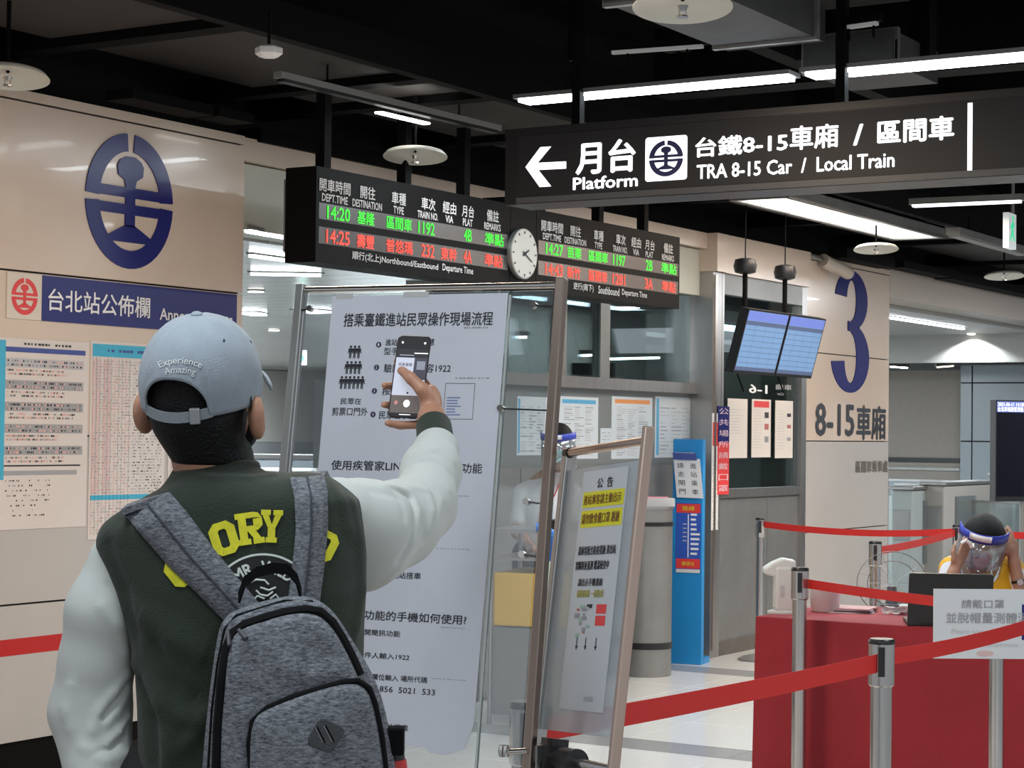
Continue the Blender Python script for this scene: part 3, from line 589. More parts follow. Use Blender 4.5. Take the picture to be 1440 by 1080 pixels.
def exit_sign(pl, w, h, lab, arrow=True):
    t = thing('exit_sign', pl.w(0, -h/2), lab, 'sign'); m = MB(); m.slab(pl, -w/2, w/2, -h/2, h/2, -.04, 0, lit); m.build('box', t); m = MB()
    if arrow: m.prism(pl, [(-.35*w, .05*h), (.1*w, .05*h), (.1*w, .25*h), (.38*w, -.02*h), (.1*w, -.3*h), (.1*w, -.1*h), (-.35*w, -.1*h)], 0, .002, green)
    else:
        m.prism(pl, [(-.30*w, .10*h), (.0, .30*h), (.3*w, .12*h), (.05*w, .14*h), (.1*w, -.05*h), (.32*w, -.25*h), (.2*w, -.3*h), (-.05*w, -.1*h), (-.3*w, -.32*h), (-.35*w, -.25*h), (-.12*w, .02*h)], 0, .002, green); m.cyl(pl.w(.05*w, .38*h, 0), pl.w(.05*w, .38*h, .002), .07*h, .07*h, green, 12)
    m.build('pictogram', t); return t
t = exit_sign(pl, .09, .12, 'small green and white exit sign hanging in the far hall'); m = MB(); m.cyl(pl.w(0, .06, -.02), pl.w(0, .06, -.02)*V(1, 1, 0)+V(0, 0, 2.44), .006, .006, dsteel, 6); m.build('rod', t)
# far counters in the hall at left
mb = MB(); q = P(360, 640, 15); mb.slab(Pl(V(q[0], q[1], 0), Rh, ZZ), -1.2, .9, 0, 1.28, -.5, 0, mat('pale_blue_grey_panel', (.38, .42, .46), .3)); k = mb.build('hall_counter', label='pale grey counter in the hall left of the poster frame', cat='counter')
m = MB(); m.slab(Pl(V(q[0], q[1], 0), Rh, ZZ), -1.22, .92, 1.28, 1.31, -.52, .02, steel); m.build('counter_top', k)
mb = MB(); q = P(395, 700, 9.6); pl = Pl(V(q[0], q[1], 0), Rh, ZZ); mb.slab(pl, -.25, .40, 0, 1.30, -.9, 0, steel); k = mb.build('ticket_gate', label='steel ticket gate behind the man\'s raised shoulder', cat='gate', bevel=.02)
m = MB(); m.slab(pl, -.2, .35, 1.02, 1.22, .0002, .004, blk2); m.build('reader_panel', k)
# ------------------------------------------------------------------ departure boards
BDY = 5.30; BD = YPL(BDY-.002); bx0, bx1 = 6.93, 8.54; z0, z1 = 2.235, 2.655
brd = mat('board_black', (.0035, .003, .003), .6, spec=.12); strip = mat('led_strip', (.060, .052, .048), .25); strip2 = mat('led_strip_warm', (.16, .12, .10), .25); capt = mat('board_caption', (.62, .60, .58), .5)
ledg = mat('green_led', (.01, .1, .01), .5, emit=.85, ecol=(.02, 1, .01)); ledr = mat('red_led', (.1, .01, .01), .5, emit=1.1, ecol=(1, .045, .02))
def board(x0, x1, lab, s_, ox, oy, zh, en, r1, r2, bot, strm):
    t = thing('departure_board', ((x0+x1)/2, BDY, z0), lab, 'board'); m = MB(); m.box(x0, x1, BDY, BDY+.17, z0, z1, brd); m.build('case', t)
    m = MB(); m.box(x0+.02, x1-.02, BDY-.001, BDY, 2.425, 2.497, strm); m.build('led_row', t); m = MB(); m.box(x0+.02, x1-.02, BDY-.001, BDY, 2.318, 2.392, strm); m.build('led_row', t)
    for x in (x0+.12, x0+.75, x1-.35): m = MB(); m.box(x, x+.05, BDY+.05, BDY+.10, z1, 3.0, black); m.build('hanger', t)
    m = MB(); m.box(x0, x1, BDY+.172, BDY+.18, z0+.05, z1-.05, dsteel); m.build('back_plate', t)
    def run(items, mm, name, bold, za, zb_):
        for tx, a, b_, c, d in items: m = MB(); m.text(BD, tx, BD.ab(ox+a/s_, oy+b_/s_)[0], BD.ab(ox+c/s_, oy+d/s_)[0], za, zb_, mm, off=.001, bold=bold); m.build(name, t)
    run(zh, capt, 'heading', .015, 2.548, 2.606); run(en, capt, 'heading', .02, 2.505, 2.540); run(r1, ledg, 'green_text', .010, 2.431, 2.490); run(r2, ledr, 'red_text', .010, 2.324, 2.385); run(bot, capt, 'caption', .012, 2.262, 2.305)
    return t
board(bx0, bx1, 'left LED departure board, nearest, with 14:20 in green and 14:25 in red', 4, 380, 220,
  [('開車時間', 277, 125, 450, 215), ('開往', 507, 150, 590, 238), ('車種', 683, 195, 762, 268), ('車次', 850, 220, 928, 293), ('經由', 970, 240, 1045, 310), ('月台', 1078, 258, 1145, 332), ('備註', 1218, 282, 1285, 348)],
  [('DEPT.TIME', 290, 222, 435, 282), ('DESTINATION', 462, 245, 627, 308), ('TYPE', 692, 283, 750, 332), ('TRAIN NO.', 828, 300, 943, 358), ('VIA', 985, 328, 1028, 370), ('PLAT', 1083, 343, 1137, 387), ('REMARKS', 1203, 358, 1295, 408)],
  [('14:20', 320, 308, 447, 390), ('基隆', 490, 325, 585, 418), ('區間車', 655, 350, 795, 440), ('1192', 833, 383, 923, 455), ('4B', 1090, 422, 1132, 485), ('準點', 1207, 430, 1312, 512)],
  [('14:25', 315, 440, 445, 522), ('壽豐', 487, 455, 583, 545), ('普悠瑪', 652, 472, 800, 570), ('232', 850, 510, 922, 582), ('東幹', 960, 510, 1048, 600), ('4A', 1087, 540, 1132, 605), ('準點', 1205, 545, 1305, 632)],
  [('順行(北上)Northbound/Eastbound', 460, 555, 943, 652), ('Departure Time', 968, 610, 1140, 672)], strip)
board(8.80, 10.43, 'right departure board beyond the clock with 14:27 in green, 14:43 in red', 4.5, 700, 260,
  [('開車時間', 275, 195, 412, 280), ('開往', 460, 228, 525, 300), ('車種', 608, 258, 668, 318), ('車次', 748, 278, 808, 342), ('經由', 845, 295, 905, 358), ('月台', 932, 312, 992, 372), ('備註', 1050, 330, 1108, 393)],
  [('DEPT.TIME', 285, 288, 400, 335), ('DESTINATION', 422, 308, 558, 362), ('TYPE', 612, 335, 660, 380), ('TRAIN NO.', 727, 352, 820, 402), ('VIA', 855, 370, 893, 415), ('PLAT', 935, 385, 982, 428), ('REMARKS', 1038, 405, 1113, 452)],
  [('14:27', 305, 370, 412, 445), ('苗栗', 440, 385, 528, 465), ('區間車', 577, 400, 695, 485), ('1197', 730, 435, 805, 505), ('2B', 937, 470, 978, 528), ('準點', 1035, 478, 1130, 555)],
  [('14:43', 302, 505, 410, 578), ('新竹', 440, 512, 522, 595), ('區間車', 577, 530, 692, 610), ('1281', 727, 552, 805, 628), ('3A', 932, 585, 980, 648), ('準點', 1038, 598, 1125, 670)],
  [('逆行(南下)', 478, 615, 605, 675), ('Southbound', 635, 640, 768, 690), ('Departure Time', 785, 655, 943, 707)], strip2)
# clock between the boards
ck = YP(736, 357, BDY-.02); t = thing('round_clock', (8.67, BDY, z0), 'round white clock on the black box between the departure boards', 'clock')
m = MB(); m.box(8.545, 8.795, BDY+.0, BDY+.17, z0, z1+.04, brd); m.build('housing', t)
R_ = .128; m = MB(); m.lathe((ck[0], BDY+.0, ck[2]), [(R_, 0), (R_*1.02, -.02), (R_*1.0, -.026), (R_*.94, -.026)], dsteel, 40, ax=(0, 1, 0)); m.build('rim', t, smooth=True)
m = MB(); m.lathe((ck[0], BDY-.027, ck[2]), [(R_*.95, 0), (R_*.95, .001)], mat('clock_face', (.50, .48, .44), .3), 40, ax=(0, 1, 0)); m.build('dial', t)
kp = Pl((ck[0], BDY-.029, ck[2]), (1, 0, 0), ZZ)
for k in range(12):
    a = k*math.pi/6; m = MB(); r0 = R_*.80; r1 = R_*.90; c, s_ = math.sin(a), math.cos(a); w = .004
    m.prism(kp, [(c*r0-s_*w, s_*r0+c*w), (c*r0+s_*w, s_*r0-c*w), (c*r1+s_*w, s_*r1-c*w), (c*r1-s_*w, s_*r1+c*w)], 0, .001, ink); m.build('hour_mark', t)
for nm, ang, L, w in (('hour_hand', 62, .045, .006), ('minute_hand', 118, .08, .004)):
    a = math.radians(ang); c, s_ = math.sin(a), math.cos(a); m = MB(); m.prism(kp, [(-c*.02-s_*w, -s_*.02+c*w), (-c*.02+s_*w, -s_*.02-c*w), (c*L+s_*w*.5, s_*L-c*w*.5), (c*L-s_*w*.5, s_*L+c*w*.5)], .001, .003, ink); m.build(nm, t)
m = MB(); m.box(8.66, 8.70, BDY+.05, BDY+.10, z1+.04, 3.0, black); m.build('hanger', t)
# ------------------------------------------------------------------ platform sign
SX = 7.237; SP = XPL(SX-.004); t = thing('platform_sign', (SX, 3.2, 2.45), 'long dark overhead platform sign with lit white lettering and left arrow', 'sign')
sg = mat('sign_charcoal', (.018, .019, .022), .45, spec=.35); sgb = mat('sign_frame_grey', (.075, .08, .085), .4); glow = mat('lit_sign_white', (.9, .9, .92), .5, emit=1.0, ecol=(.97, .98, 1))
m = MB(); m.box(SX, SX+.22, 1.2, 4.52, 2.475, 2.80, blk2); m.build('case', t); m = MB(); m.box(SX-.003, SX, 1.2, 4.455, 2.505, 2.765, sg); m.build('face', t)
m = MB(); m.box(SX-.006, SX, 1.2, 4.46, 2.478, 2.503, sgb); m.box(SX-.006, SX, 1.2, 4.52, 2.768, 2.80, blk2); m.build('frame_rail', t)
for y in (1.6, 3.0, 4.2): m = MB(); m.box(SX+.08, SX+.12, y, y+.04, 2.80, 3.6, black); m.build('hanger', t)
m = MB(); ar = [SP.ab(*q) for q in ((739, 235), (760, 207), (775, 206), (756, 229), (796, 227), (796, 237), (757, 239), (775, 262), (759, 263))]; m.prism(SP, ar, -.001, .001, glow); m.build('arrow', t)
m = MB(); m.tpx(SP, '月台', 810, 200, 894, 241, glow, off=.001, bold=.03); m.build('lettering', t); m = MB(); m.tpx(SP, 'Platform', 806, 250, 897, 262, glow, off=.001, bold=.02); m.build('lettering', t)
a0, b1 = SP.ab(908, 194); a1, b0 = SP.ab(966, 252); r = .012
def rrect(a0, a1, b0, b1, r, n=5):
    o = []
    for cx, cy, s_ in ((a1-r, b1-r, 0), (a0+r, b1-r, 90), (a0+r, b0+r, 180), (a1-r, b0+r, 270)): o += [(cx+r*math.cos(math.radians(s_+90*i/n)), cy+r*math.sin(math.radians(s_+90*i/n))) for i in range(n+1)]
    return o
m = MB(); m.prism(SP, rrect(a0, a1, b0, b1, r), 0, .0012, glow); m.build('logo_square', t)
m = MB(); emblem(m, Pl((SX-.0055, 0, 0), (0, -1, 0), ZZ), (a0+a1)/2, (b0+b1)/2, (a1-a0)*.82, (b1-b0)*.82, mat('logo_navy', (.02, .025, .11), .4), .001); m.build('emblem', t)
m = MB(); m.tpx(SP, '台鐵8-15', 978, 194, 1108, 213, glow, off=.001, bold=.022); m.tpx(SP, '車廂', 1111, 178, 1179, 207, glow, off=.001, bold=.022); m.tpx(SP, '/', 1200, 175, 1214, 204, glow, off=.001, bold=.02); m.tpx(SP, '區間車', 1234, 170, 1342, 196, glow, off=.001, bold=.03); m.build('lettering', t); m = MB()
m.tpx(SP, 'TRA 8-15 Car  /  Local Train', 980, 232, 1258, 235, glow, off=.001, bold=.018); m.build('lettering', t)
m = MB(); a0, b1 = SP.ab(1361, 145); a1, b0 = SP.ab(1367, 243); m.slab(SP, a0, a1, b0, b1, 0, .001, glow); m.build('divider_line', t)
b = MB(); b.box(7.75, 7.85, .5, 4.3, 2.60, 2.72, black); b.build('trim_20', kind='structure'); b = MB(); b.box(8.6, 8.66, 2.2, 4.9, 2.70, 2.74, blk2); b.build('trim_21', kind='structure')
# exit sign at right, seen edge-on
p = P(1424, 325, 13.0); ex = nrm(RR*math.cos(math.radians(62))+Fh*math.sin(math.radians(62))); t = exit_sign(Pl(p, ex, ZZ), .19, .23, 'green running man exit sign hanging at the right edge', False)
m = MB(); m.cyl(p+V(0, 0, .115), (p[0], p[1], 3.9), .012, .012, dsteel, 8); m.build('rod', t)
# ------------------------------------------------------------------ hanging monitors
scr = mat('monitor_screen', (.06, .12, .22), .3, emit=.27, ecol=(.36, .60, 1.0)); scrh = mat('monitor_heading', (.05, .08, .25), .3, emit=.30, ecol=(.30, .38, 1.0)); scrl = mat('monitor_line', (.05, .06, .1), .3, emit=.17, ecol=(.20, .32, .62))
MY = 5.25; c = YP(1096, 485, MY); tl = math.radians(15); ey = V(0, -math.sin(tl), math.cos(tl)); MPl = Pl(c, (1, 0, 0), ey); H = .205
xl = MPl.ab(1042, 480)[0]; xm = MPl.ab(1100, 487)[0]; xr = MPl.ab(1151, 492)[0]
for i, (a0, a1, lab, ppx, ppy) in enumerate(((xl, xm-.008, 'left ceiling hung monitor with pale blue table', 1048, 372), (xm+.008, xr, 'right ceiling hung monitor with pale blue table, beside the number 3', 1104, 381))):
    t = thing('monitor', MPl.w((a0+a1)/2, -H), lab, 'monitor'); m = MB(); m.slab(MPl, a0, a1, -H, H, -.06, 0, blk2); m.build('bezel', t)
    m = MB(); m.slab(MPl, a0+.012, a1-.012, -H+.02, H-.01, 0, .001, scr); m.build('screen', t)
    m = MB(); m.quad(MPl, a0+.012, a1-.012, H-.07, H-.012, .0015, scrh); m.quad(MPl, a0+.012, a1-.012, H-.10, H-.073, .0015, scrl); m.quad(MPl, a0+.012, a1-.012, -H+.02, -H+.045, .0015, scrl)
    for k in range(7): y = H-.13-k*.035; m.quad(MPl, a0+.015, a1-.015, y, y+.003, .0015, scrl)
    for k in (.25, .5, .75): x = a0+(a1-a0)*k; m.quad(MPl, x, x+.003, -H+.05, H-.1, .0016, scrl)
    m.build('display', t)
    p = YP(ppx, ppy, MY+.08); q = MPl.w((a0+a1)/2, H*.5, -.07); m = MB(); m.cyl(V(p[0], p[1], 3.06), V(p[0], p[1], p[2]), .004, .004, black, 8); m.tube([p, V(p[0], p[1], q[2]+.1), V(p[0], MY+.1, q[2])], .017, black, 8); m.build('pole', t)
    m = MB(); m.lathe(p-ZZ*.06, [(.03, 0), (.065, .01), (.075, .05), (.065, .09), (.03, .10)], blk2, 16); m.build('joint_box', t, smooth=True)
    m = MB(); m.slab(MPl, (a0+a1)/2-.06, (a0+a1)/2+.06, -.03, H*.7, -.09, -.06, black); m.build('bracket', t)
    m = MB(); s0 = V(p[0]-.10, MY+.06, p[2]-.35); m.tube([s0+V(.06*math.sin(k*.8), 0, -k*.05) for k in range(10)], .006, black, 6); m.build('cable', t)
# ------------------------------------------------------------------ hall at right, beyond the number 3
mb = MB(); mb.box(15.37, 36, WY+.31, 9.98, 2.60, 2.66, mat('hall_white_ceiling', (.46, .46, .44), .35)); mb.build('ceiling_right_hall', kind='structure')
bg = mat('grey_bulkhead', (.42, .42, .40), .55); bk = XP(1370, 480, 20.5)
mb = MB(); mb.box(20.5, 20.6, 3.6, 9.5, 2.30, 2.60, bg); mb.build('trim_30', kind='structure')
l = bpy.data.lights.new('downlight_beam', 'SPOT'); l.energy = 60; l.spot_size = math.radians(138); l.spot_blend = .3; l.shadow_soft_size = .03; l.color = (.9, .96, 1)
o = bpy.data.objects.new('downlight_beam', l); COL.objects.link(o); o.location = (20.40, bk[1], 2.585); o.rotation_euler = (0, 0, 0)
mb = MB(); mb.lathe((20.40, bk[1], 2.59), [(.04, 0), (.04, .008)], lampw, 16); mb.build('downlight', label='recessed downlight washing the grey bulkhead at right', cat='lamp')
tube_lamp('hall_light', ZP(1250, 446, 2.59), ZP(1355, 462, 2.59), .05, .01, 'thin light line on the ceiling right of the number 3')
bgw = mat('blue_grey_tile', (.30, .35, .38), .25); taupe = mat('taupe_wall', (.30, .27, .24), .7, var=(30, .04)); taupe2 = mat('dark_taupe_wall', (.25, .225, .20), .7)
X0 = 21.6; y0 = XP(1353, 600, X0)[1]; yL = XP(1235, 600, X0)[1]; zt2 = XP(1300, 521, X0)[2]
mb = MB(); mb.box(X0, X0+.1, y0, yL+3, 0, zt2, taupe); wt = mb.build('wall_taupe', kind='structure')
m = MB(); m.box(X0-.02, X0-.001, y0+.02, yL+3, 1.22, 1.27, blk2); m.build('rail', wt); m = MB(); m.box(X0-.02, X0-.001, y0+.02, yL+3, 1.13, 1.16, dsteel); m.build('rail', wt)
mb = MB(); mb.box(X0-.05, X0+.1, 2.0, y0-.005, 0, 2.31, seam_m); wb = mb.build('wall_blue_grey', kind='structure')
for (za, zb_) in ((.02, .78), (.79, 1.455), (1.47, 2.105), (2.12, 2.31)):
    yy = y0
    for w in (.14, 1.4, 1.4):
        m = MB(); m.box(X0-.08, X0-.05, yy-w+.008, yy-.008, za, zb_, bgw); m.build('tile', wb); yy -= w
for q in (P(1329, 515, 24), P(1264, 516, 24.5)): m = MB(); m.cyl(q+ZZ*.04, (q[0], q[1], 2.6), .01, .01, dsteel, 6); m.build('light_rod', wt)
tube_lamp('hall_light', P(1316, 516, 24), P(1342, 514, 24), .12, .04, 'warm light in the gap above the taupe wall', None, dsteel, mat('warm_tube', (1, .8, .6), .5, emit=3, ecol=(1, .82, .62)))
tube_lamp('hall_light', P(1250, 515, 24.5), P(1278, 517, 24.5), .10, .04, 'cool light in the gap left of the warm light above the taupe wall')
# information screen
t = thing('information_screen', P(1425, 702, 16.5), 'tall dark information screen with blue heading at the right edge', 'screen'); pl = Pl(P(1400, 632, 16.5), nrm(Rh*.93+Fh*.35), ZZ); hh = .41
m = MB(); m.slab(pl, 0, .62, -hh-.02, hh, -.08, 0, blk2); m.build('case', t); m = MB(); m.slab(pl, .012, .28, -hh+.02, hh-.10, 0, .001, mat('dark_screen', (.004, .005, .012), .6, spec=.1)); m.build('screen', t)
m = MB(); m.slab(pl, .29, .61, -hh+.02, hh-.012, 0, .001, mat('pale_screen', (.3, .35, .4), .3, emit=.5, ecol=(.75, .85, 1))); m.build('screen', t)
m = MB(); m.slab(pl, .012, .28, hh-.10, hh-.012, 0, .001, scrh); m.text(pl, '2021-06-11 14:18', .02, .27, hh-.05, hh-.02, glow, off=.002); m.text(pl, '台北車站旅客資訊', .02, .27, hh-.095, hh-.055, glow, off=.002); m.build('heading', t)
m = MB(); m.cyl(pl.w(.3, -hh, -.04), pl.w(.3, -hh, -.04)*V(1, 1, 0), .03, .03, dsteel, 12); m.build('post', t)
# ticket gates and glass counters at right
gm = mat('pale_green_grey', (.36, .40, .39), .3); gm2 = mat('mid_green_grey', (.22, .25, .24), .35)
def gate(px, d, w, h, L, lab, col):
    q = P(px, 700, d); pl = Pl(V(q[0], q[1], 0), (0, -1, 0), ZZ); t = thing('ticket_gate', (q[0], q[1], 0), lab, 'gate')
    m = MB(); m.slab(pl, 0, w, 0, h, -L, 0, col); m.build('cabinet', t, bevel=.02); m = MB(); m.slab(pl, w*.1, w*.9, h*.55, h*.82, .0002, .006, dsteel); m.build('reader_panel', t, bevel=.004)
    m = MB(); m.slab(pl, -.02, w+.02, h, h+.03, -L, .02, steel); m.build('top_plate', t, bevel=.008); m = MB(); m.slab(pl, w, w+.02, .35, h*.9, -L*.6, -L*.2, hallglass); m.build('flap', t); return t
for i, (px, d, w, h, lab, c_) in enumerate(((1253, 18.2, .20, 1.02, 'ticket gate just right of the number 3 pillar', gm), (1296, 18.4, .22, 1.06, 'beige grey ticket gate left of the seated staff member', mat('warm_grey_panel', (.40, .38, .35), .4)), (1345, 20.2, .2, .98, 'ticket gate behind the seated staff member', gm2), (1392, 19.9, .25, 1.12, 'ticket gate below the information screen, left', gm), (1440, 18.2, .4, 1.0, 'ticket gate at the right edge behind the raised arm', gm))):
    gate(px, d, w, h, 1.4, lab, c_)
for i, (xa, ya, xb, yb, d, lab) in enumerate(((1250, 676, 1346, 700, 20.3, 'pale glass counter screen under the taupe wall'), (1302, 704, 1440, 760, 18.9, 'glass screen behind the seated staff member'), (1258, 682, 1300, 746, 20.0, 'small glass panel beside the number 3 pillar'))):
    pl = XPL((P((xa+xb)/2, 700, d))[0]); a0, b1 = pl.ab(xa, ya); a1, b0 = pl.ab(xb, yb); t = thing('glass_screen', pl.w((a0+a1)/2, 0), lab, 'screen'); m = MB(); m.slab(pl, a0, a1, b0, b1, -.01, 0, hallglass); m.build('pane', t)
    m = MB(); m.slab(pl, a0, a1, 0, b0, -.02, 0, gm); m.build('lower_panel', t); m = MB(); m.slab(pl, a0, a1, b1, b1+.02, -.02, .01, steel); m.build('top_rail', t)
mb = MB(); mb.box(24, 40, -4, 18, 0, 2.6, mat('distant_wall', (.33, .35, .35), .5)); mb.build('wall_distant', kind='structure')

# ------------------------------------------------------------------ belt barriers
belt_head = mat('polished_post', (.50, .49, .48), .22, .95)
def stanchion(x, y, H, lab, rs=1.0):
    t = thing('belt_post', (x, y, 0), lab, 'post', None); c = V(x, y, 0)
    m = MB(); m.lathe(c, [(.14, 0), (.14, .01), (.10, .03), (.03, .045)], dsteel, 32); m.build('base', t, smooth=True)
    m = MB(); m.lathe(c, [(.0255*rs, .04), (.0255*rs, H-.13)], belt_head, 24); m.build('pole', t, smooth=True)
    m = MB(); m.lathe(c, [(.027*rs, H-.13), (.031*rs, H-.125), (.031*rs, H-.012)], belt_head, 28); m.build('belt_head', t, smooth=True)
    m = MB(); m.lathe(c, [(.0315*rs, H-.014), (.0315*rs, H-.006), (.028*rs, H)], blk2, 28); m.build('cap', t, smooth=True)
    d = nrm(CAM*V(1, 1, 0)-c); pl = Pl(c+d*.0305*rs, np.cross(ZZ, d), ZZ)
    m = MB(); m.slab(pl, -.009, .009, H-.10, H-.02, -.004, .004, blk2); m.build('belt_slot', t); return t
def belt(p0, p1, w, sag, lab, n=14):
    p0 = np.asarray(p0, float); p1 = np.asarray(p1, float); L = []; R2 = []
    for i in range(n+1):
        t = i/n; q = p0+(p1-p0)*t-ZZ*sag*4*t*(1-t); L.append(q+ZZ*w/2); R2.append(q-ZZ*w/2)
    m = MB(); m.band(L, R2, .002, redbelt); return m.build('barrier_belt', label=lab, cat='belt', smooth=True)
pF = ZP(738, 986, .95); pB = ZP(1240, 898, .95); pA = V(7.45, 0, 0); pA = P(1125, 795, 8.05); pC = ZP(1069, 728, .95); pD = ZP(1231, 761, .95); pE = ZP(1345, 738, .95); pG = P(1402, 835, 6.9); pR = P(1560, 800, 7.4)
stanchion(pF[0], pF[1], .95, 'belt post hidden behind the leg of the big poster frame'); stanchion(pB[0], pB[1], .95, 'nearest silver belt post with black slot before the red table', 1.15)
stanchion(pA[0], pA[1], .97, 'silver belt post at the left end of the red table', 1.15); stanchion(pC[0], pC[1], .95, 'far silver belt post in front of the ticket office steel panel'); stanchion(pD[0], pD[1], .95, 'silver belt post behind the round wire guard on the table', 1.1); stanchion(pE[0], pE[1], .95, 'belt post behind the seated staff member', .8)
stanchion(pG[0], pG[1], .975, 'belt post hidden behind the white mask notice')
g = lambda p, z: V(p[0], p[1], z)
belt(g(pF, .885)+V(.03, .0, 0), g(pB, .885)-V(.035, 0, 0), .050, .006, 'red belt running from the poster frame to the nearest silver post')
pN = V(6.2, .9, 0); belt(g(pB, .898)+V(.03, -.012, 0), P(1470, 873, 6.3), .044, .012, 'red belt from the nearest silver post across the white mask notice')
belt(g(pA, .905)+V(0, -.036, 0), g(pG, .915), .037, .006, 'red belt from table end post to the white mask notice')
belt(g(pC, .905)+V(.02, -.02, 0), g(pE, .905)-V(0, -.02, 0), .042, .03, 'farthest long red belt across the number 3 pillar'); belt(g(pD, .90)+V(.03, -.01, 0), g(pE, .90)-V(.02, 0, 0), .042, .01, 'short red belt behind the wire guard and staff member')
belt(g(pE, .90)+V(0, -.03, 0), P(1500, 752, 12.0), .042, .01, 'red belt piece at the right edge behind the raised elbow')
# ------------------------------------------------------------------ red table
TX = 7.62; ty0 = 3.50; ty1 = 1.25; cloth = mat('crimson_cloth', (.30, .015, .026), .8, bump=(250, .25), var=(4, .06), sheen=.1)
t = thing('folding_table', (TX+.38, 2.4, 0), 'long folding table hidden under the crimson cloth', 'table'); m = MB(); m.box(TX+.03, TX+.74, ty1+.03, ty0-.04, .71, .742, dsteel); m.build('table_top', t)
for x in (TX+.08, TX+.68):
    for y in (ty1+.1, ty0-.12): m = MB(); m.cyl((x, y, 0), (x, y, .71), .015, .015, dsteel, 10); m.build('leg', t)
v = []; f = []; N = 90; prof = [(.742+.005, .0), (.747, .02), (.735, .0), (.60, -.006), (.40, -.010), (.2, -.014), (.01, -.018)]
loop = []
for i in range(31): loop.append((TX, ty0-(ty0-ty1)*i/30, -1, 0))
for i in range(1, 11): loop.append((TX+.77*i/10, ty1, 0, -1))
for i in range(1, 31): loop.append((TX+.77, ty1+(ty0-ty1)*i/30, 1, 0))
for i in range(1, 10): loop.append((TX+.77-.77*i/10, ty0, 0, 1))
n = len(loop)
for z, o_ in [(.747, -.012), (.745, -.003), (.735, 0), (.6, .004), (.42, .008), (.22, .012), (.004, .016)]:
    for i, (x, y, nx, ny) in enumerate(loop):
        wv = (.735-z)*.035*(math.sin(i*.9)+.6*math.sin(i*2.1+1)) if z < .74 else 0
        v.append((x+nx*(o_+wv), y+ny*(o_+wv*.6), z))
for k in range(6):
    for i in range(n): j = (i+1) % n; f.append((k*n+i, k*n+j, (k+1)*n+j, (k+1)*n+i))
f.append(tuple(range(n-1, -1, -1))); mb = MB(); mb.add(v, f, cloth); tc = mb.build('tablecloth', label='crimson tablecloth hanging to the floor over the long table', cat='tablecloth', smooth=True, angle=50)
TZ = .7475
def on_table(px, py): return ZP(px, py, TZ)
plastic = mat('white_plastic', (.66, .67, .66), .35)
p = on_table(1101, 862); t = thing('sanitiser_dispenser', p, 'white automatic hand sanitiser dispenser at the left end of the red table', 'dispenser'); pl = Pl(p, Rh, ZZ)
m = MB(); m.prism(pl, [(-.040, .012), (.040, .012), (.045, .20), (-.038, .20)], -.045, .045, plastic); m.build('body', t, bevel=.012)
m = MB(); m.prism(pl, [(-.085, .165), (-.038, .155), (.05, .155), (.05, .225), (-.005, .235), (-.05, .215), (-.088, .19)], -.04, .04, plastic); m.build('spout_head', t, bevel=.01)
m = MB(); m.lathe(p, [(.065, 0), (.065, .008), (.045, .015)], plastic, 28); m.build('base', t, smooth=True); m = MB(); m.slab(pl, -.018, .0, .07, .12, .0452, .047, lite); m.build('level_window', t)
p = on_table(1160, 860); mb = MB(); prof = [(.055, 0), (.060, .004), (.066, .10), (.069, .103), (.064, .10), (.058, .008), (.01, .008)]; mb.lathe(p, prof, plastic, 36); mb.build('white_bowl', label='white plastic tub beside the sanitiser dispenser', cat='tub', smooth=True, angle=50)
for i, (px, py, w, dz, rz, c_) in enumerate(((1193, 866, .22, 0, .1, paper), (1195, 866, .21, .005, -.05, blk2), (1192, 866, .22, .010, .08, mat('grey_cover', (.35, .30, .36), .4)), (1196, 866, .20, .015, -.1, mat('pink_grey_cover', (.50, .28, .30), .4)))):
    p = on_table(px, 860)+ZZ*dz; ex = nrm(V(.25+rz, -1, 0)); pl = Pl(p, ex, np.cross(ZZ, ex)); m = MB(); m.slab(pl, -w/2, w/2, -.09, .09, 0, .0048, c_)
    m.build('magazine', label=['bottom white magazine of the small stack', 'black magazine second from the bottom of the stack', 'grey magazine second from the top of the stack', 'top pinkish magazine of the stack on the red table'][i], cat='magazine', group=None)
p = on_table(1228, 858)+V(.22, 0, 0); t = thing('wire_guard', p, 'round wire dome with a dark hub standing on the red table', 'wire guard')
pl = Pl(p, Rh, ZZ); m = MB()
for k, r in enumerate((.155, .11)):
    m.tube([pl.w(r*math.cos(a), .105+r*math.sin(a)*.9, .01*k) for a in np.linspace(0, 2*math.pi, 33)[:-1]], .0022, dsteel, 6, closed=True); m.build('ring', t, smooth=True); m = MB()
for a in np.linspace(0, 2*math.pi, 21)[:-1]: m = MB(); m.cyl(pl.w(.02*math.cos(a), .105+.02*math.sin(a), .03), pl.w(.155*math.cos(a), .105+.14*math.sin(a), 0), .0008, .0008, dsteel, 4); m.build('spoke', t)
m = MB(); m.cyl(pl.w(0, .0, 0), pl.w(0, .09, .0), .03, .02, mat('grey_hub', (.10, .11, .13), .4), 16); m.build('hub', t)
m = MB(); m.lathe(p, [(.05, 0), (.05, .01), (.03, .015)], MATS['grey_hub'], 20); m.build('foot', t)
tis = mat('tissue_white', (.85, .84, .84), .8)
g_ = SDF(on_table(1258, 862)-.08, on_table(1258, 862)+.09, .004); c0 = on_table(1258, 864)
for k in range(9): q = c0+V(random.uniform(-.03, .03), random.uniform(-.045, .045), random.uniform(.008, .03)); g_.ell(q, (random.uniform(.012, .028), .02, .012), k=.006)
vv, ff = g_.mesh(); vv[:, 2] = np.maximum(vv[:, 2], TZ); mb = MB(); mb.add(vv, ff, tis); mb.build('crumpled_tissue', label='crumpled white tissue on the red table left of the laptop', cat='tissue', smooth='all')
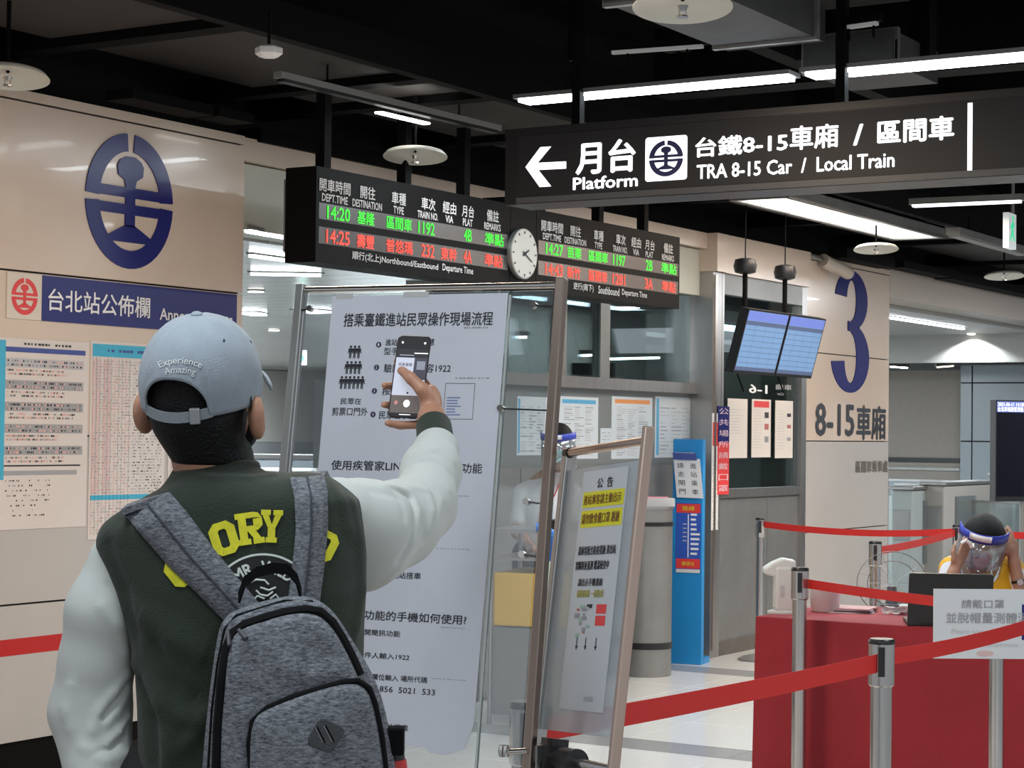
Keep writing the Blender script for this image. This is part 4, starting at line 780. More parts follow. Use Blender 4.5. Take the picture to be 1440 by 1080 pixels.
p = on_table(1273, 863); mb = MB(); mb.lathe(p, [(.022, 0), (.026, .005), (.026, .035), (.02, .04)], plastic, 24); mb.build('tape_roll', label='small white roll beside the laptop on the red table', cat='roll', smooth=True)
# laptop seen from behind
pl = Pl(P(1335, 872, 7.95)*V(1, 1, 0)+ZZ*TZ, nrm(Rh-Fh*.12), nrm(ZZ-Fh*.16)); t = thing('laptop', pl.w(0, 0), 'open black laptop seen from behind on the red table', 'laptop')
m = MB(); m.prism(pl, rrect(-.165, .165, .008, .215, .01), -.012, 0, blk2); m.build('lid', t, bevel=.002)
p2 = Pl(pl.w(0, 0), pl.ex, nrm(np.cross(ZZ, pl.ex))); m = MB(); m.slab(p2, -.165, .165, .0, .23, .001, .016, blk2); m.build('base', t, bevel=.003)
m = MB(); m.slab(pl, -.155, .155, .02, .205, -.0135, -.0122, scr); m.build('screen', t)
# mask notice
pl = Pl(P(1392, 880, 6.75), nrm(Rh*.995+Fh*.06), ZZ); a0, b1 = pl.ab(1313, 828); a1 = .22; _, b0 = pl.ab(1314, 926)
t = thing('mask_notice', pl.w((a0+a1)/2, b0), 'white notice asking for masks, in front of the red table', 'sign'); m = MB(); m.slab(pl, a0, a1, b0, b1, -.004, 0, mat('cool_white_board', (.62, .65, .68), .35)); m.build('board', t)
m = MB(); m.tpx(pl, '請戴口罩', 1352, 843, 1412, 856, greyink, off=.001, bold=.008); m.tpx(pl, '並脫帽量測體溫', 1330, 861, 1447, 877, greyink, off=.001, bold=.008); m.tpx(pl, 'Please wear a mask and', 1338, 884, 1436, 892, lite, off=.001); m.tpx(pl, 'check your temperature', 1344, 903, 1431, 912, lite, off=.001); m.build('lettering', t)
a, b_ = pl.ab(1385, 919); m = MB(); m.prism(pl, [(a+.03*math.cos(k), b_+.010*math.sin(k)) for k in np.linspace(0, 6.283, 25)[:-1]], 0, .001, mat('stamp_pink', (.60, .42, .42), .6)); m.build('stamp', t)
m = MB(); a, b_ = pl.ab(1437, 850); m.quad(pl, a, a+.05, b_-.12, b_, .001, blue); m.build('blue_panel', t)
m = MB(); m.slab(pl, -.03, .06, .02, .05, -.16, -.004, blk2); m.build('clip', t)
# ------------------------------------------------------------------ big poster frame
yw = math.radians(23); rc = math.radians(8.7); fex = Rh*math.cos(yw)-Fh*math.sin(yw); faw = Fh*math.cos(yw)+Rh*math.sin(yw); fey = ZZ*math.cos(rc)+faw*math.sin(rc)
FP = Pl(P(600, 640, 4.14), fex, fey)
aL = FP.ab(421, 420)[0]; aR = FP.ab(786, 420)[0]; bT = FP.ab(420, 407)[1]; zb = -(FP.O[2])/math.cos(rc)+.03
t = thing('poster_frame', FP.w((aL+aR)/2, zb)*V(1, 1, 0), 'tall steel poster frame holding the big white instruction poster', 'sign stand')
m = MB(); m.slab(FP, aL-.010, aL+.010, zb, bT+.012, -.02, .006, dsteel); m.build('post', t, bevel=.003)
m = MB(); m.slab(FP, aR-.0095, aR+.0105, zb, bT+.015, -.022, .006, mat('reflection_tinted_steel', (.30, .235, .20), .3, .9)); m.build('post', t, bevel=.003)  # frame steel with the coppery reflection put into its colour
m = MB(); m.cyl(FP.w(aL, bT, -.004), FP.w(aR, bT, -.004), .0065, .0065, chrome, 14); m.build('top_rail', t, smooth=True)
m = MB(); m.cyl(FP.w(aL, zb+.25, -.01), FP.w(aR, zb+.25, -.01), .010, .010, chrome, 14); m.build('bottom_rail', t, smooth=True)
for a in (aL, aR): m = MB(); q = FP.w(a, zb)*V(1, 1, 0); m.cyl(q+faw*.18+ZZ*.015, q-faw*.18+ZZ*.015, .015, .015, dsteel, 12); m.build('foot', t, smooth=True)
b0 = FP.ab(600, 1085)[1]; aM = FP.ab(716, 420)[0]
m = MB(); m.slab(FP, aL+.012, aM, b0-.2, bT-.012, -.004, 0, clear); m.build('acrylic_panel', t); m = MB(); m.slab(FP, aM+.006, aR-.014, b0-.2, bT-.012, -.004, 0, clear); m.build('acrylic_panel', t)
m = MB(); m.slab(FP, aM-.0005, aM+.0045, b0-.2, bT-.02, -.005, .001, mat('acrylic_edge', (.45, .48, .47), .2)); m.build('panel_edge', t)
for q in ((438, 435), (752, 430), (706, 575), (742, 706), (736, 780)): a, b = FP.ab(*q); m = MB(); m.cyl(FP.w(a, b, 0), FP.w(a, b, .012), .007, .007, chrome, 14); m.cyl(FP.w(a, b, .004), FP.w(aL if q[0] < 600 else aR, b-.003, .002), .002, .002, blk2, 6); m.build('clamp', t, smooth=True)
m = MB(); q = FP.w(aR+.002, 0); a, b = FP.ab(745, 1045); m.cyl(FP.w(a-.045, b-.02, .01), FP.w(a+.0, b-.015, .01), .006, .006, chrome, 12); m.lathe(FP.w(a-.05, b-.02, .01), [(.010, -.01), (.012, .0), (.010, .012)], chrome, 16); m.build('rail_knob', t, smooth=True)
TLp, TRp = FP.ab(468, 417), FP.ab(715, 412); BRp = FP.ab(664, 1062); aBL = FP.ab(440, 900)
pts = [(TLp[0], TLp[1]), (TRp[0], TRp[1]), (TRp[0]-.002, (TRp[1]+BRp[1])/2), (TRp[0]-.006, BRp[1]+.06), (TRp[0]-.022, BRp[1]+.012), (TRp[0]-.05, BRp[1]), (TRp[0]-.06, BRp[1]-.004), (TRp[0]-.10, BRp[1]-.002), (TRp[0]-.11, BRp[1]+.008), (TLp[0]+.004, BRp[1]+.012)]
pst = thing('instruction_poster', FP.w((TLp[0]+TRp[0])/2, BRp[1]), 'large white instruction poster on the frame in front of the capped man', 'poster')
m = MB(); m.prism(FP, pts, .0006, .0014, postpaper); m.build('paper', pst)
tape = mat('pale_tape', (.52, .51, .50), .3); m = MB(); m.quad(FP, TLp[0]+.01, TLp[0]+.05, TLp[1]-.006, TLp[1]+.006, .0018, tape); m.build('tape', pst); m = MB(); m.quad(FP, TLp[0]+.17, TLp[0]+.23, TRp[1]-.006, TRp[1]+.006, .0018, tape); m.build('tape', pst)
pk = mat('poster_ink', (.018, .017, .028), .6)
def pt(s_, x0, y0, x1, y1, mm=pk, bold=.0): m.tpx(FP, s_, x0, y0, x1, y1, mm, off=.0018, bold=bold)
def build(name='lettering'): return m.build(name, pst)
for q in (('搭乘臺鐵進站民眾操作現場流程', 485, 441, 693, 458, .012), ('進站前請使用智慧', 543, 477, 611, 486, .004), ('型手機掃描', 541, 489, 592, 499, .004), ('驗證簡訊內容1922', 541, 512, 634, 524, .004), ('按下傳送', 538, 545, 590, 556, .004), ('民眾出示畫面', 534, 578, 596, 590, .004), ('民眾在', 480, 560, 508, 569, .004), ('剪票口門外', 468, 573, 517, 585, .004), ('使用疾管家LINE', 467, 647, 572, 663, .010), ('加功能', 636, 651, 678, 666, .006),
          ('准許進站搭車', 530, 803, 592, 815, .004), ('相功能的手機如何使用?', 498, 857, 656, 879, .010), ('打開簡訊功能', 503, 884, 563, 896, .004), ('收件人輸入1922', 503, 916, 576, 929, .004), ('簡訊欄位輸入 場所代碼', 505, 946, 601, 961, .004), ('1111  1856  5021  533', 498, 962, 612, 978, .004), ('准許進站搭車', 514, 1015, 574, 1029, .004)):
    m = MB(); pt(*q[:5], bold=q[5]); build('lettering')
m = MB()
for (x0, y0, x1, y1) in ((653, 459, 687, 463), (641, 530, 689, 534), (627, 696, 661, 699), (614, 770, 661, 774), (620, 881, 655, 885), (607, 953, 656, 958)): a0, b1 = FP.ab(x0, y0); a1, b0 = FP.ab(x1, y1); dashes(m, FP, a0, a1, b0, b1, 1, [greyink], .0018, .5, 9, 1)
m.build('small_print', pst)['kind'] = 'stuff'
for i, (x, y) in enumerate(((533, 485), (530, 517), (527, 550), (525, 583))):
    a, b = FP.ab(x, y); r = .0062; m = MB(); m.prism(FP, [(a+r*math.cos(k), b+r*math.sin(k)) for k in np.linspace(0, 6.283, 19)[:-1]], .0012, .002, mat('plum_ink', (.045, .03, .075), .6)); m.text(FP, str(i+1), a-.0015, a+.0015, b-.003, b+.003, white, off=.0024); m.build('number_badge', pst)
def figure(x, y, h):
    a, b = FP.ab(x, y); m = MB(); k = h
    m.prism(FP, [(a+.10*k*math.cos(q), b-.1*k+.10*k*math.sin(q)) for q in np.linspace(0, 6.283, 13)[:-1]], .0012, .002, pk)
    for poly in ([(-.16, -.22), (.16, -.22), (.10, -.55), (-.10, -.55)], [(-.16, -.22), (-.10, -.30), (-.17, -.62), (-.23, -.60)], [(.16, -.22), (.23, -.60), (.17, -.62), (.10, -.30)], [(-.10, -.55), (-.01, -.55), (-.02, -1.0), (-.09, -1.0)], [(.01, -.55), (.10, -.55), (.09, -1.0), (.02, -1.0)]): m.prism(FP, [(a+u*k, b+w*k) for u, w in poly], .0012, .002, pk)
    m.build('person_pictogram', pst)
for n_, y, xc in ((3, 486, 500), (4, 508, 498), (6, 529, 496)):
    for k in range(n_): figure(xc+(k-(n_-1)/2)*5.8, y, .028)
m = MB(); a0, b1 = FP.ab(627, 539); a1, b0 = FP.ab(665, 590)
for (p_, q_, r_, s_) in ((a0, a1, b1-.001, b1), (a0, a1, b0, b0+.001), (a0, a0+.001, b0, b1), (a1-.001, a1, b0, b1)): m.quad(FP, p_, q_, r_, s_, .0018, pk)
m.build('note_box', pst); m = MB()
for k in range(7): m.quad(FP, a0+.006, a0+.006+random.uniform(.02, .035), b0+.008+k*.006, b0+.0105+k*.006, .0018, mat('faded_blue_ink', (.16, .22, .42), .6))
m.build('note_print', pst)['kind'] = 'stuff'
# ------------------------------------------------------------------ small leaning notice stand
c_tl = P(799, 632, 4.12); c_tr = P(907, 614, 3.82); c_br = P(852, 1080, 3.74); c_bl = P(757, 1080, 4.05)
NP = Pl((c_tl+c_tr)/2, c_tr-c_tl, (c_tr+c_tl)-(c_br+c_bl)); L1 = np.linalg.norm(c_tr-c_tl)/2
t = thing('notice_stand', NP.w(0, -1)*V(1, 1, 0), 'narrow leaning steel notice stand right of the big poster frame', 'sign stand')
zlow = -(NP.O[2]-.02)/NP.ey[2]
lit_steel = mat('copper_lit_steel', (.48, .37, .31), .28, .9)  # stand steel with coppery light put into the base colour
m = MB(); m.slab(NP, L1-.002, L1+.012, zlow, .02, -.014, .008, lit_steel); m.build('rail', t, bevel=.003)
m = MB(); m.slab(NP, -L1-.012, -L1+.010, zlow, .0, -.018, .008, steel); m.build('rail', t, bevel=.003)
m = MB(); m.cyl(NP.w(-L1, -.008, 0), NP.w(L1, -.008, 0), .0085, .0085, lit_steel, 16); m.build('top_bar', t, smooth=True); m = MB(); m.cyl(NP.w(-L1-.005, -.008, 0), NP.w(-L1+.012, -.008, 0), .011, .011, blk2, 16); m.build('bar_cap', t, smooth=True)
_, bl = NP.ab(800, 1030); m = MB(); m.slab(NP, -L1+.014, L1-.010, bl, -.045, -.004, 0, glass('milky_acrylic', (.85, .87, .88), .05, .1, haze=.30)); m.build('acrylic_panel', t)
m = MB(); m.cyl(NP.w(-L1, bl-.05, .0), NP.w(L1, bl-.06, .0), .010, .010, chrome, 14); m.build('bottom_bar', t, smooth=True)
m = MB(); q0 = NP.w(-L1*.35, bl-.053, 0); q1 = NP.w(L1*.15, bl-.055, 0); m.cyl(q0, q1, .024, .026, blk2, 20); m.slab(NP, -L1*.6, -L1*.3, bl-.08, bl-.015, -.015, .022, blk2); m.build('clamp', t, smooth=True)
m = MB(); q = P(752, 1055, 3.98); m.cyl(q*V(1, 1, 0), q, .016, .016, steel, 16); m.cyl(q-ZZ*.02, q+ZZ*.012, .021, .021, steel, 8); m.build('support_leg', t)
for a in (-L1, L1): m = MB(); q = NP.w(a, zlow)*V(1, 1, 0); m.cyl(q+NP.n*.2+ZZ*.012, q-NP.n*.2+ZZ*.012, .012, .012, dsteel, 10); m.build('foot', t)
a0, b1 = NP.ab(822, 664); a1, _ = NP.ab(884, 664); _, b0 = NP.ab(800, 998); yl = mat('yellow_highlight', (.72, .66, .03), .6); brn = mat('brown_ink', (.25, .09, .03), .6); olive = mat('olive_yellow_ink', (.50, .45, .08), .6)
nt = thing('notice_poster', NP.w((a0+a1)/2, b0), 'narrow white notice with yellow highlights on the leaning stand', 'notice')
m = MB(); m.slab(NP, a0, a1, b0, b1, .0006, .0014, mat('notice_paper', (.55, .57, .60), .5)); m.build('paper', nt)
def sub(y): return NP.ab(840, y)[1]
def row(txt, ya, yb, mm, xa=.08, xb=.92, bold=.004):
    m = MB(); w = a1-a0; m.text(NP, txt, a0+xa*w, a0+xb*w, sub(yb), sub(ya), mm, off=.0022, bold=bold); m.build('lettering', nt)
row('公  告', 673, 687, ink, .35, .7); m = MB(); m.quad(NP, a0+.01, a1-.005, sub(713), sub(691), .0018, yl); m.build('highlight', nt); m = MB(); m.quad(NP, a0+.01, a1-.005, sub(741), sub(717), .0018, yl); m.build('highlight', nt)
row('進站乘客請主動出示', 695, 709, brn); row('請勿飲食戴口罩 謝謝', 721, 736, brn); row('請乘客配合防疫措施 進出站', 767, 780, ink); row('實聯制並量測 體溫檢查中', 788, 801, ink, .05, .8); row('請出示手機畫面', 813, 824, ink, .15, .7); row('掃描條碼 一起防疫', 829, 840, olive, .15, .75)
m = MB(); w = a1-a0
for k in range(16): x = a0+w*random.uniform(.14, .5); y = random.uniform(848, 892); m.quad(NP, x, x+w*random.uniform(.04, .12), sub(y+random.uniform(3, 8)), sub(y), .0018+.00004*k, random.choice([lite, greyink, ink, MATS['dull_red_print'], mat('pale_green_print', (.35, .48, .40), .6)]))
m.build('picture', nt)['kind'] = 'stuff'
m = MB(); m.quad(NP, a0+.62*w, a0+.84*w, sub(863), sub(850), .0018, red); m.build('red_block', nt); m = MB(); m.quad(NP, a0+.62*w, a0+.84*w, sub(880), sub(866), .0018, red); m.build('red_block', nt)
for k in (.25, .45, .68): m = MB(); m.quad(NP, a0+k*w, a0+(k+.02)*w, sub(912), sub(897), .0018, ink); m.prism(NP, [(a0+(k-.02)*w, sub(909)), (a0+(k+.04)*w, sub(909)), (a0+(k+.01)*w, sub(915))], .0012, .002, ink); m.build('arrow', nt)
m = MB(); m.text(NP, '台北站', a0+.55*w, a0+.75*w, sub(988), sub(980), greyink, off=.0018); m.build('lettering', nt)
# ------------------------------------------------------------------ blue stand
azure = mat('azure_blue', (.015, .26, .62), .4); q = ZP(963, 934, 0); bex = nrm(Rh*.93-Fh*.37); BS = Pl(q, bex, ZZ); sc = ((q-CAM)@Fh)/F
t = thing('blue_stand', q, 'slim bright blue display stand in front of the booth', 'stand')
m = MB(); m.slab(BS, -.095, .11, 0, 1.47, -.06, 0, azure); m.build('body', t, bevel=.004); m = MB(); m.slab(BS, -.125, -.0955, 0, .27, -.14, -.0, azure); m.slab(BS, -.095, .11, 0, .04, -.2, -.06, azure); m.build('foot_box', t)
m = MB(); a0, b1 = BS.ab(949, 636); a1, b0 = BS.ab(976, 643); m.quad(BS, a0, a1, b0, b1, .001, paper); m.build('label_strip', t)
a0, b1 = BS.ab(951, 707); a1, b0 = BS.ab(985, 806); m = MB(); m.slab(BS, a0, a1, b0, b1, 0, .003, mat('map_blue', (.03, .10, .50), .4)); m.build('route_map', t)
w = a1-a0; h = b1-b0; m = MB(); m.quad(BS, a0+.02*w, a1-.02*w, b1-.14*h, b1-.01*h, .004, red); m.quad(BS, a0+.02*w, a1-.02*w, b0+.06*h, b0+.20*h, .004, red); m.quad(BS, a0+.02*w, a1-.02*w, b0, b0+.05*h, .004, paper)
m.quad(BS, a0+.48*w, a0+.52*w, b0+.22*h, b1-.16*h, .0045, white)
m.text(BS, '路線', a0+.25*w, a0+.75*w, b1-.11*h, b1-.04*h, yl, off=.005); m.text(BS, '捷運站', a0+.25*w, a0+.75*w, b0+.10*h, b0+.16*h, yl, off=.005)
for k in range(9): y = b0+(.26+.07*k)*h; m.quad(BS, a0+.6*w, a0+random.uniform(.78, .98)*w, y, y+.03*h, .0045, white)
for k in range(5): y = b0+(.45+.06*k)*h; m.quad(BS, a0+.28*w, a0+.44*w, y, y+.015*h, .0045, lite)
m.build('map_print', t)['kind'] = 'stuff'
CP = Pl(P(968, 672, (q-CAM)@Fh-.03), nrm(bex*1-ZZ*.02), nrm(ZZ-bex*.10)); t2 = thing('paper_card', CP.w(0, -.15), 'tilted white card with two columns of writing clipped on the blue stand', 'card')
m = MB(); a0, b1 = CP.ab(947, 644); a1, b0 = CP.ab(989, 701); m.slab(CP, a0, a1, b0, b1, -.002, 0, mat('bright_card', (.74, .75, .78), .5)); m.build('card', t2); m = MB(); m.slab(CP, a0, a1-.02, b1-.01, b1+.035, 0, .008, navy); m.build('clip', t2)
for k, ch in enumerate('進站乘車'): m = MB(); hh = (b1-b0-.03)/4; m.text(CP, ch, a0+.60*(a1-a0), a0+.84*(a1-a0), b1-.02-(k+1)*hh+.012, b1-.02-k*hh-.01, ink, off=.001); m.text(CP, '請走閘門'[k], a0+.12*(a1-a0), a0+.36*(a1-a0), b1-.02-(k+1)*hh+.012, b1-.02-k*hh-.01, ink, off=.0012); m.build('lettering', t2)
# ------------------------------------------------------------------ trolley and goods behind the frames
t = thing('steel_trolley', P(745, 860, 10.2)*V(1, 1, 0), 'steel trolley with shelf behind the poster frame legs', 'trolley'); TPl = Pl(P(745, 745, 10.2), nrm(Rh*.9-Fh*.3), ZZ); tz = -TPl.O[2]
m = MB(); m.slab(TPl, -.22, .24, -.02, .0, -.5, 0, steel); m.build('top', t); m = MB(); m.slab(TPl, -.22, .24, -.16, -.145, -.5, 0, steel); m.build('shelf', t); m = MB(); m.slab(TPl, .05, .24, .001, .05, -.2, -.05, blk2); m.build('tray', t)
for a in (-.21, .23):
    for o in (-.49, -.01): m = MB(); m.cyl(TPl.w(a, tz, o), TPl.w(a, -.0, o), .012, .012, steel, 10); m.build('leg', t)
m = MB(); m.slab(TPl, -.20, .22, -.50, -.225, -.48, -.02, mat('yellow_plastic', (.78, .48, .05), .4)); m.build('storage_crate', label='yellow plastic crate on the trolley behind the poster frame leg', cat='crate', bevel=.01)
m = MB(); m.slab(TPl, -.20, .22, tz+.05, -.505, -.48, -.02, dsteel); m.build('lower_cabinet', t)
blu = mat('blue_plastic', (.04, .20, .65), .4); t = thing('blue_chair', P(772, 900, 9.6)*V(1, 1, 0), 'blue plastic chair partly hidden between the two stands', 'chair'); cpl = Pl(P(770, 800, 9.6), Rh, ZZ)
m = MB(); m.tube([cpl.w(-.06, .20, 0), cpl.w(-.02, .20, 0), cpl.w(.03, .16, 0), cpl.w(.04, .05, 0), cpl.w(.03, -.2, 0), cpl.w(-.01, -.36, 0)], .022, blu, 10); m.build('backrest_frame', t, smooth=True); m = MB(); m.slab(cpl, -.03, .035, -.28, .12, -.04, -.01, blu); m.build('backrest', t, bevel=.01)
m = MB(); m.slab(cpl, -.02, .06, -.40, -.36, -.4, 0, blu); m.build('seat', t, bevel=.01)
for a in (-.0, .04):
    for o in (-.38, -.02): m = MB(); m.cyl(cpl.w(a, -cpl.O[2], o), cpl.w(a, -.38, o), .014, .014, dsteel, 8); m.build('leg', t)
m = MB(); m.slab(cpl, -.0, .022, -.10, .04, .03, .032, mat('pale_label', (.5, .7, .6), .5)); m.build('label', t)

# ------------------------------------------------------------------ people
def skinm(name, c): return mat(name, c, .5, var=(40, .05), bump=(300, .08))
skin = skinm('skin_tan', (.47, .235, .15)); hairm = mat('black_hair', (.006, .0055, .006), .6, bump=(220, .6), spec=.25)
def fr(yaw_, pitch_, roll_=0):
    """head axes: right, forward, up; yaw turns right from looking away along the camera"""
    f0 = Fh*math.cos(yaw_)+Rh*math.sin(yaw_); r0 = Rh*math.cos(yaw_)-Fh*math.sin(yaw_); f1 = f0*math.cos(pitch_)+ZZ*math.sin(pitch_); u1 = np.cross(r0, f1)
    r2 = r0*math.cos(roll_)+u1*math.sin(roll_); u2 = u1*math.cos(roll_)-r0*math.sin(roll_); return r2, f1, u2
def head_sdf(g, c, ax, s=1.0, k=.015, el=0.):
    r, f, u = ax; M = np.array([r, f, u]); at = lambda x, y, z: c+(r*x+f*y+u*z)*s
    g.ell(c, V(.074, .094, .100)*s, M, k); g.ell(at(0, .028, -.055), V(.056, .066, .066)*s, M, .03); g.ell(at(0, .055, -.095), V(.028, .028, .022)*s, M, .025)
    g.cone(at(0, .088, .01), at(0, .108, -.028), .009*s, .013*s, .012); g.cone(at(-.026, .088, .022), at(.026, .088, .022), .012*s, .012*s, .012)
    for sx in (-1, 1): g.ell(at(.031*sx, .083, .004), V(.014, .010, .009)*s, M, .004, 'sub'); g.ell(at(.031*sx, .078, .004), V(.012, .012, .010)*s, M, .003); g.ell(at(.045*sx, .06, -.03), V(.022, .025, .022)*s, M, .02)
    g.cone(at(-.018, .088, -.058), at(.018, .088, -.058), .008*s, .008*s, .008); g.cone(at(-.018, .099, -.058), at(.018, .099, -.058), .0018*s, .0018*s, .002, 'sub')
    for sx in (-1, 1):
        E_ = np.array([nrm(r+f*.35*sx), nrm(f-r*.35*sx), u]); g.ell(at(.0915*sx-(el if sx < 0 else 0), -.004, -.040), V(.014, .022, .035)*s, E_, .006); g.ell(at(.1025*sx-(el if sx < 0 else 0), .006, -.036), V(.006, .011, .022)*s, E_, .004, 'sub')
    return at
def hand_sdf(g, wrist, palm, dirn, side, nrmv, curl, s=1.0, thumb=None, L=(.072, .080, .075, .06)):
    """palm and five fingers; dirn along fingers, side towards the index finger, nrmv out of the back of the hand"""
    d = nrm(dirn); sd = nrm(side-d*(side@d)); n = nrm(nrmv-d*(nrmv@d)-sd*(nrmv@sd))
    g.cone(wrist, palm-d*.02*s, .026*s, .026*s, .015); g.ell(palm, V(.040, .015, .046)*s, np.array([sd, n, d]), .012)
    for i in range(4):
        o = palm+d*.036*s+sd*(.029-.0195*i)*s; p = o; ang = 0
        for j, fr_ in enumerate((.45, .32, .23)):
            ang += curl[i][j] if hasattr(curl[i], '__len__') else curl[i]; v_ = d*math.cos(ang)-n*math.sin(ang)+sd*(.10-.07*i)*(1 if j == 0 else .3); q = p+nrm(v_)*L[i]*fr_*s; g.cone(p, q, (.0092-.0008*j)*s, (.0086-.0009*j)*s, .003); p = q
    if thumb is None: thumb = [palm-d*.02*s+sd*.030*s, palm+d*.012*s+sd*.052*s-n*.01*s, palm+d*.040*s+sd*.058*s-n*.018*s]
    for a, b, ra, rb in zip(thumb[:-1], thumb[1:], (.013, .011, .010), (.0112, .0095, .0085)): g.cone(a, b, ra*s, rb*s, .006)
def add_sdf(g, name, m_, parent, **k): v, f = g.mesh(); b = MB(); b.add(v, f, m_); return b.build(name, parent, smooth='all', **k), v, f
def bvh_of(v, f): return BVHTree.FromPolygons(v.tolist(), [tuple(int(i) for i in q) for q in f])
def hit(bvh, px, py, off=0.):
    r = nrm(ray(px, py)); h = bvh.ray_cast(Vector(CAM), Vector(r), 60)
    return None if h[0] is None else np.array(h[0])-r*off
def path_on(bvh, pts, off=0.):
    o = []
    for p in pts:
        q = hit(bvh, *p, off)
        if q is not None: o.append(q)
    return o
# ---- the man with the cap
mc = P(318, 900, 3.1)*V(1, 1, 0); man = thing('person', mc, 'man seen from behind in cap and green and white jacket, raising a phone', 'person')
HC = P(284, 548, 3.09); HA = fr(math.radians(16), math.radians(15), math.radians(-2)); hr, hf, hu = HA
bq = np.array([P(60, 440, 2.95), P(60, 440, 3.35), P(640, 440, 3.82), P(640, 440, 2.95)]); g = SDF(np.append(bq.min(0)[:2]-.06, -.02), np.append(bq.max(0)[:2]+.06, 1.76), .0048)
at = head_sdf(g, HC, HA, el=.007); nb = P(303, 700, 3.11)
g.cone(HC-ZZ*.06-Fh*.005, nb, .054, .056, .02)
hipz = .92; chest = P(320, 800, 3.12); hip = V(chest[0], chest[1], hipz)
g.ell(P(320, 830, 3.13), (.11, .11, .16), None, .03); g.cone(chest, hip+ZZ*.05, .09, .11, .04); shL = P(168, 795, 3.12); shR = P(470, 750, 3.16)
g.cone(shL, nb-ZZ*.07, .035, .04, .02); g.cone(shR, nb-ZZ*.07, .035, .04, .02)
# left arm hanging
eL = P(130, 990, 3.12); wL = P(138, 1190, 3.02); g.cone(shL, eL, .045, .038, .03); g.cone(eL, wL, .037, .026, .02)
hand_sdf(g, wL, wL-ZZ*.085, V(0, 0, -1)*1.0, Fh, -Rh, [.35, .35, .4, .4])
# right arm raised, phone hand
eR = P(590, 725, 3.38); wR = P(611, 612, 3.60); g.cone(shR, eR, .045, .037, .03); g.cone(eR, wR, .036, .0245, .02)
palm = P(606, 568, 3.690)
g.cone(wR, P(607, 588, 3.665), .0245, .027, .015); g.ell(palm, (.021, .019, .036), np.array([nrm(Rh*.8+Fh*.6), nrm(Fh*.8-Rh*.6), nrm(ZZ+Rh*.0)]), .015)
g.cone(P(609, 553, 3.735), P(606, 592, 3.72), .012, .012, .015)
for a in ([(607, 552, 3.722), (590, 530, 3.745), (566, 514, 3.748), (558, 508, 3.744)], [(609, 556, 3.728), (585, 548, 3.748), (553, 543, 3.742), (541, 542, 3.718)], [(609, 572, 3.725), (585, 572, 3.748), (550, 570, 3.742), (540, 569, 3.718)], [(608, 588, 3.720), (590, 597, 3.728), (563, 598, 3.722), (545, 595, 3.712)]):
    q = [P(*x) for x in a]
    for j in range(3): g.cone(q[j], q[j+1], (.0098, .0088, .0082)[j], (.0088, .0082, .0070)[j], .004)
th = [P(607, 566, 3.682), P(594, 548, 3.672), P(578, 532, 3.682), P(565, 521, 3.699)]
for a, b, ra, rb in zip(th[:-1], th[1:], (.0185, .0125, .0105), (.013, .0108, .0088)): g.cone(a, b, ra, rb, .006)
# legs and feet
for sx, lat in ((-1, -.10), (1, .10)):
    h0 = hip+Rh*lat; kn = V(h0[0], h0[1], .49)+Rh*lat*.25; an = V(h0[0], h0[1], .08)+Rh*lat*.4
    g.cone(h0, kn, .085, .052, .04); g.cone(kn, an, .052, .035, .02); g.cone(an-ZZ*.035, an-ZZ*.045+Fh*.15, .035, .03, .02)
    if sx < 0: footL = an
    else: footR = an
add_sdf(g, 'body', skin, man)
# hair
g = SDF(HC-.14, HC+.14, .004); g.ell(HC-hf*.004, (.0760, .097, .104), np.array(HA), .01)
nk = P(292, 640, 3.05); g.cone(HC-hf*.022-ZZ*.035, P(300, 648, 3.10), .066, .0565, .02)
cut = lambda X, Y, Z: ((X-HC[0])*hf[0]+(Y-HC[1])*hf[1]+(Z-HC[2])*hf[2])-.028+np.maximum(0, -.02-((X-HC[0])*hu[0]+(Y-HC[1])*hu[1]+(Z-HC[2])*hu[2]))*.35
g.put(HC-.15, HC+.15, lambda X, Y, Z: -cut(X, Y, Z), .008, 'sub', pad=0)
zc = P(290, 655, 3.03)[2]; g.put(HC-.15, HC+.15, lambda X, Y, Z: -(zc-Z), .006, 'sub', pad=0)
for sx in (-1, 1): g.ell(at(.090*sx, .002, -.040), (.018, .027, .044), np.array(HA), .005, 'sub')
add_sdf(g, 'hair', hairm, man)
# mask and ear loops
maskm = mat('black_mask', (.010, .010, .011), .7); g = SDF(HC+hf*.05-.14, HC+hf*.05+.14, .004)
g.ell(at(0, .034, -.068), (.073, .078, .056), np.array(HA), .01)
g.put(HC-.2, HC+.2, lambda X, Y, Z: ((X-HC[0])*hf[0]+(Y-HC[1])*hf[1]+(Z-HC[2])*hf[2])-.03+0*Z, .004, 'sub', pad=0) if False else None
g.put(HC-.2, HC+.2, lambda X, Y, Z: -(.022-((X-HC[0])*hf[0]+(Y-HC[1])*hf[1]+(Z-HC[2])*hf[2])), .004, 'sub', pad=0) if False else None
D0 = lambda X, Y, Z: ((X-HC[0])*hf[0]+(Y-HC[1])*hf[1]+(Z-HC[2])*hf[2])-.022
q = g.sl(g.lo, g.lo+1); X = g.ax[0][:, None, None]; Y = g.ax[1][None, :, None]; Z = g.ax[2][None, None, :]; g.D = smax(g.D, -D0(X, Y, Z).astype(np.float32), .006)
mk, _, _ = add_sdf(g, 'face_mask', maskm, man)
for sx in (-1, 1):
    m = MB(); m.tube([at(.068*sx, .03, -.035), at(.079*sx, .012, .012), at(.085*sx, -.010, .018), at(.091*sx, -.022, -.010), at(.086*sx, -.018, -.045), at(.068*sx, .03, -.085)], .0014, maskm, 6); m.build('ear_loop', mk, smooth=True)
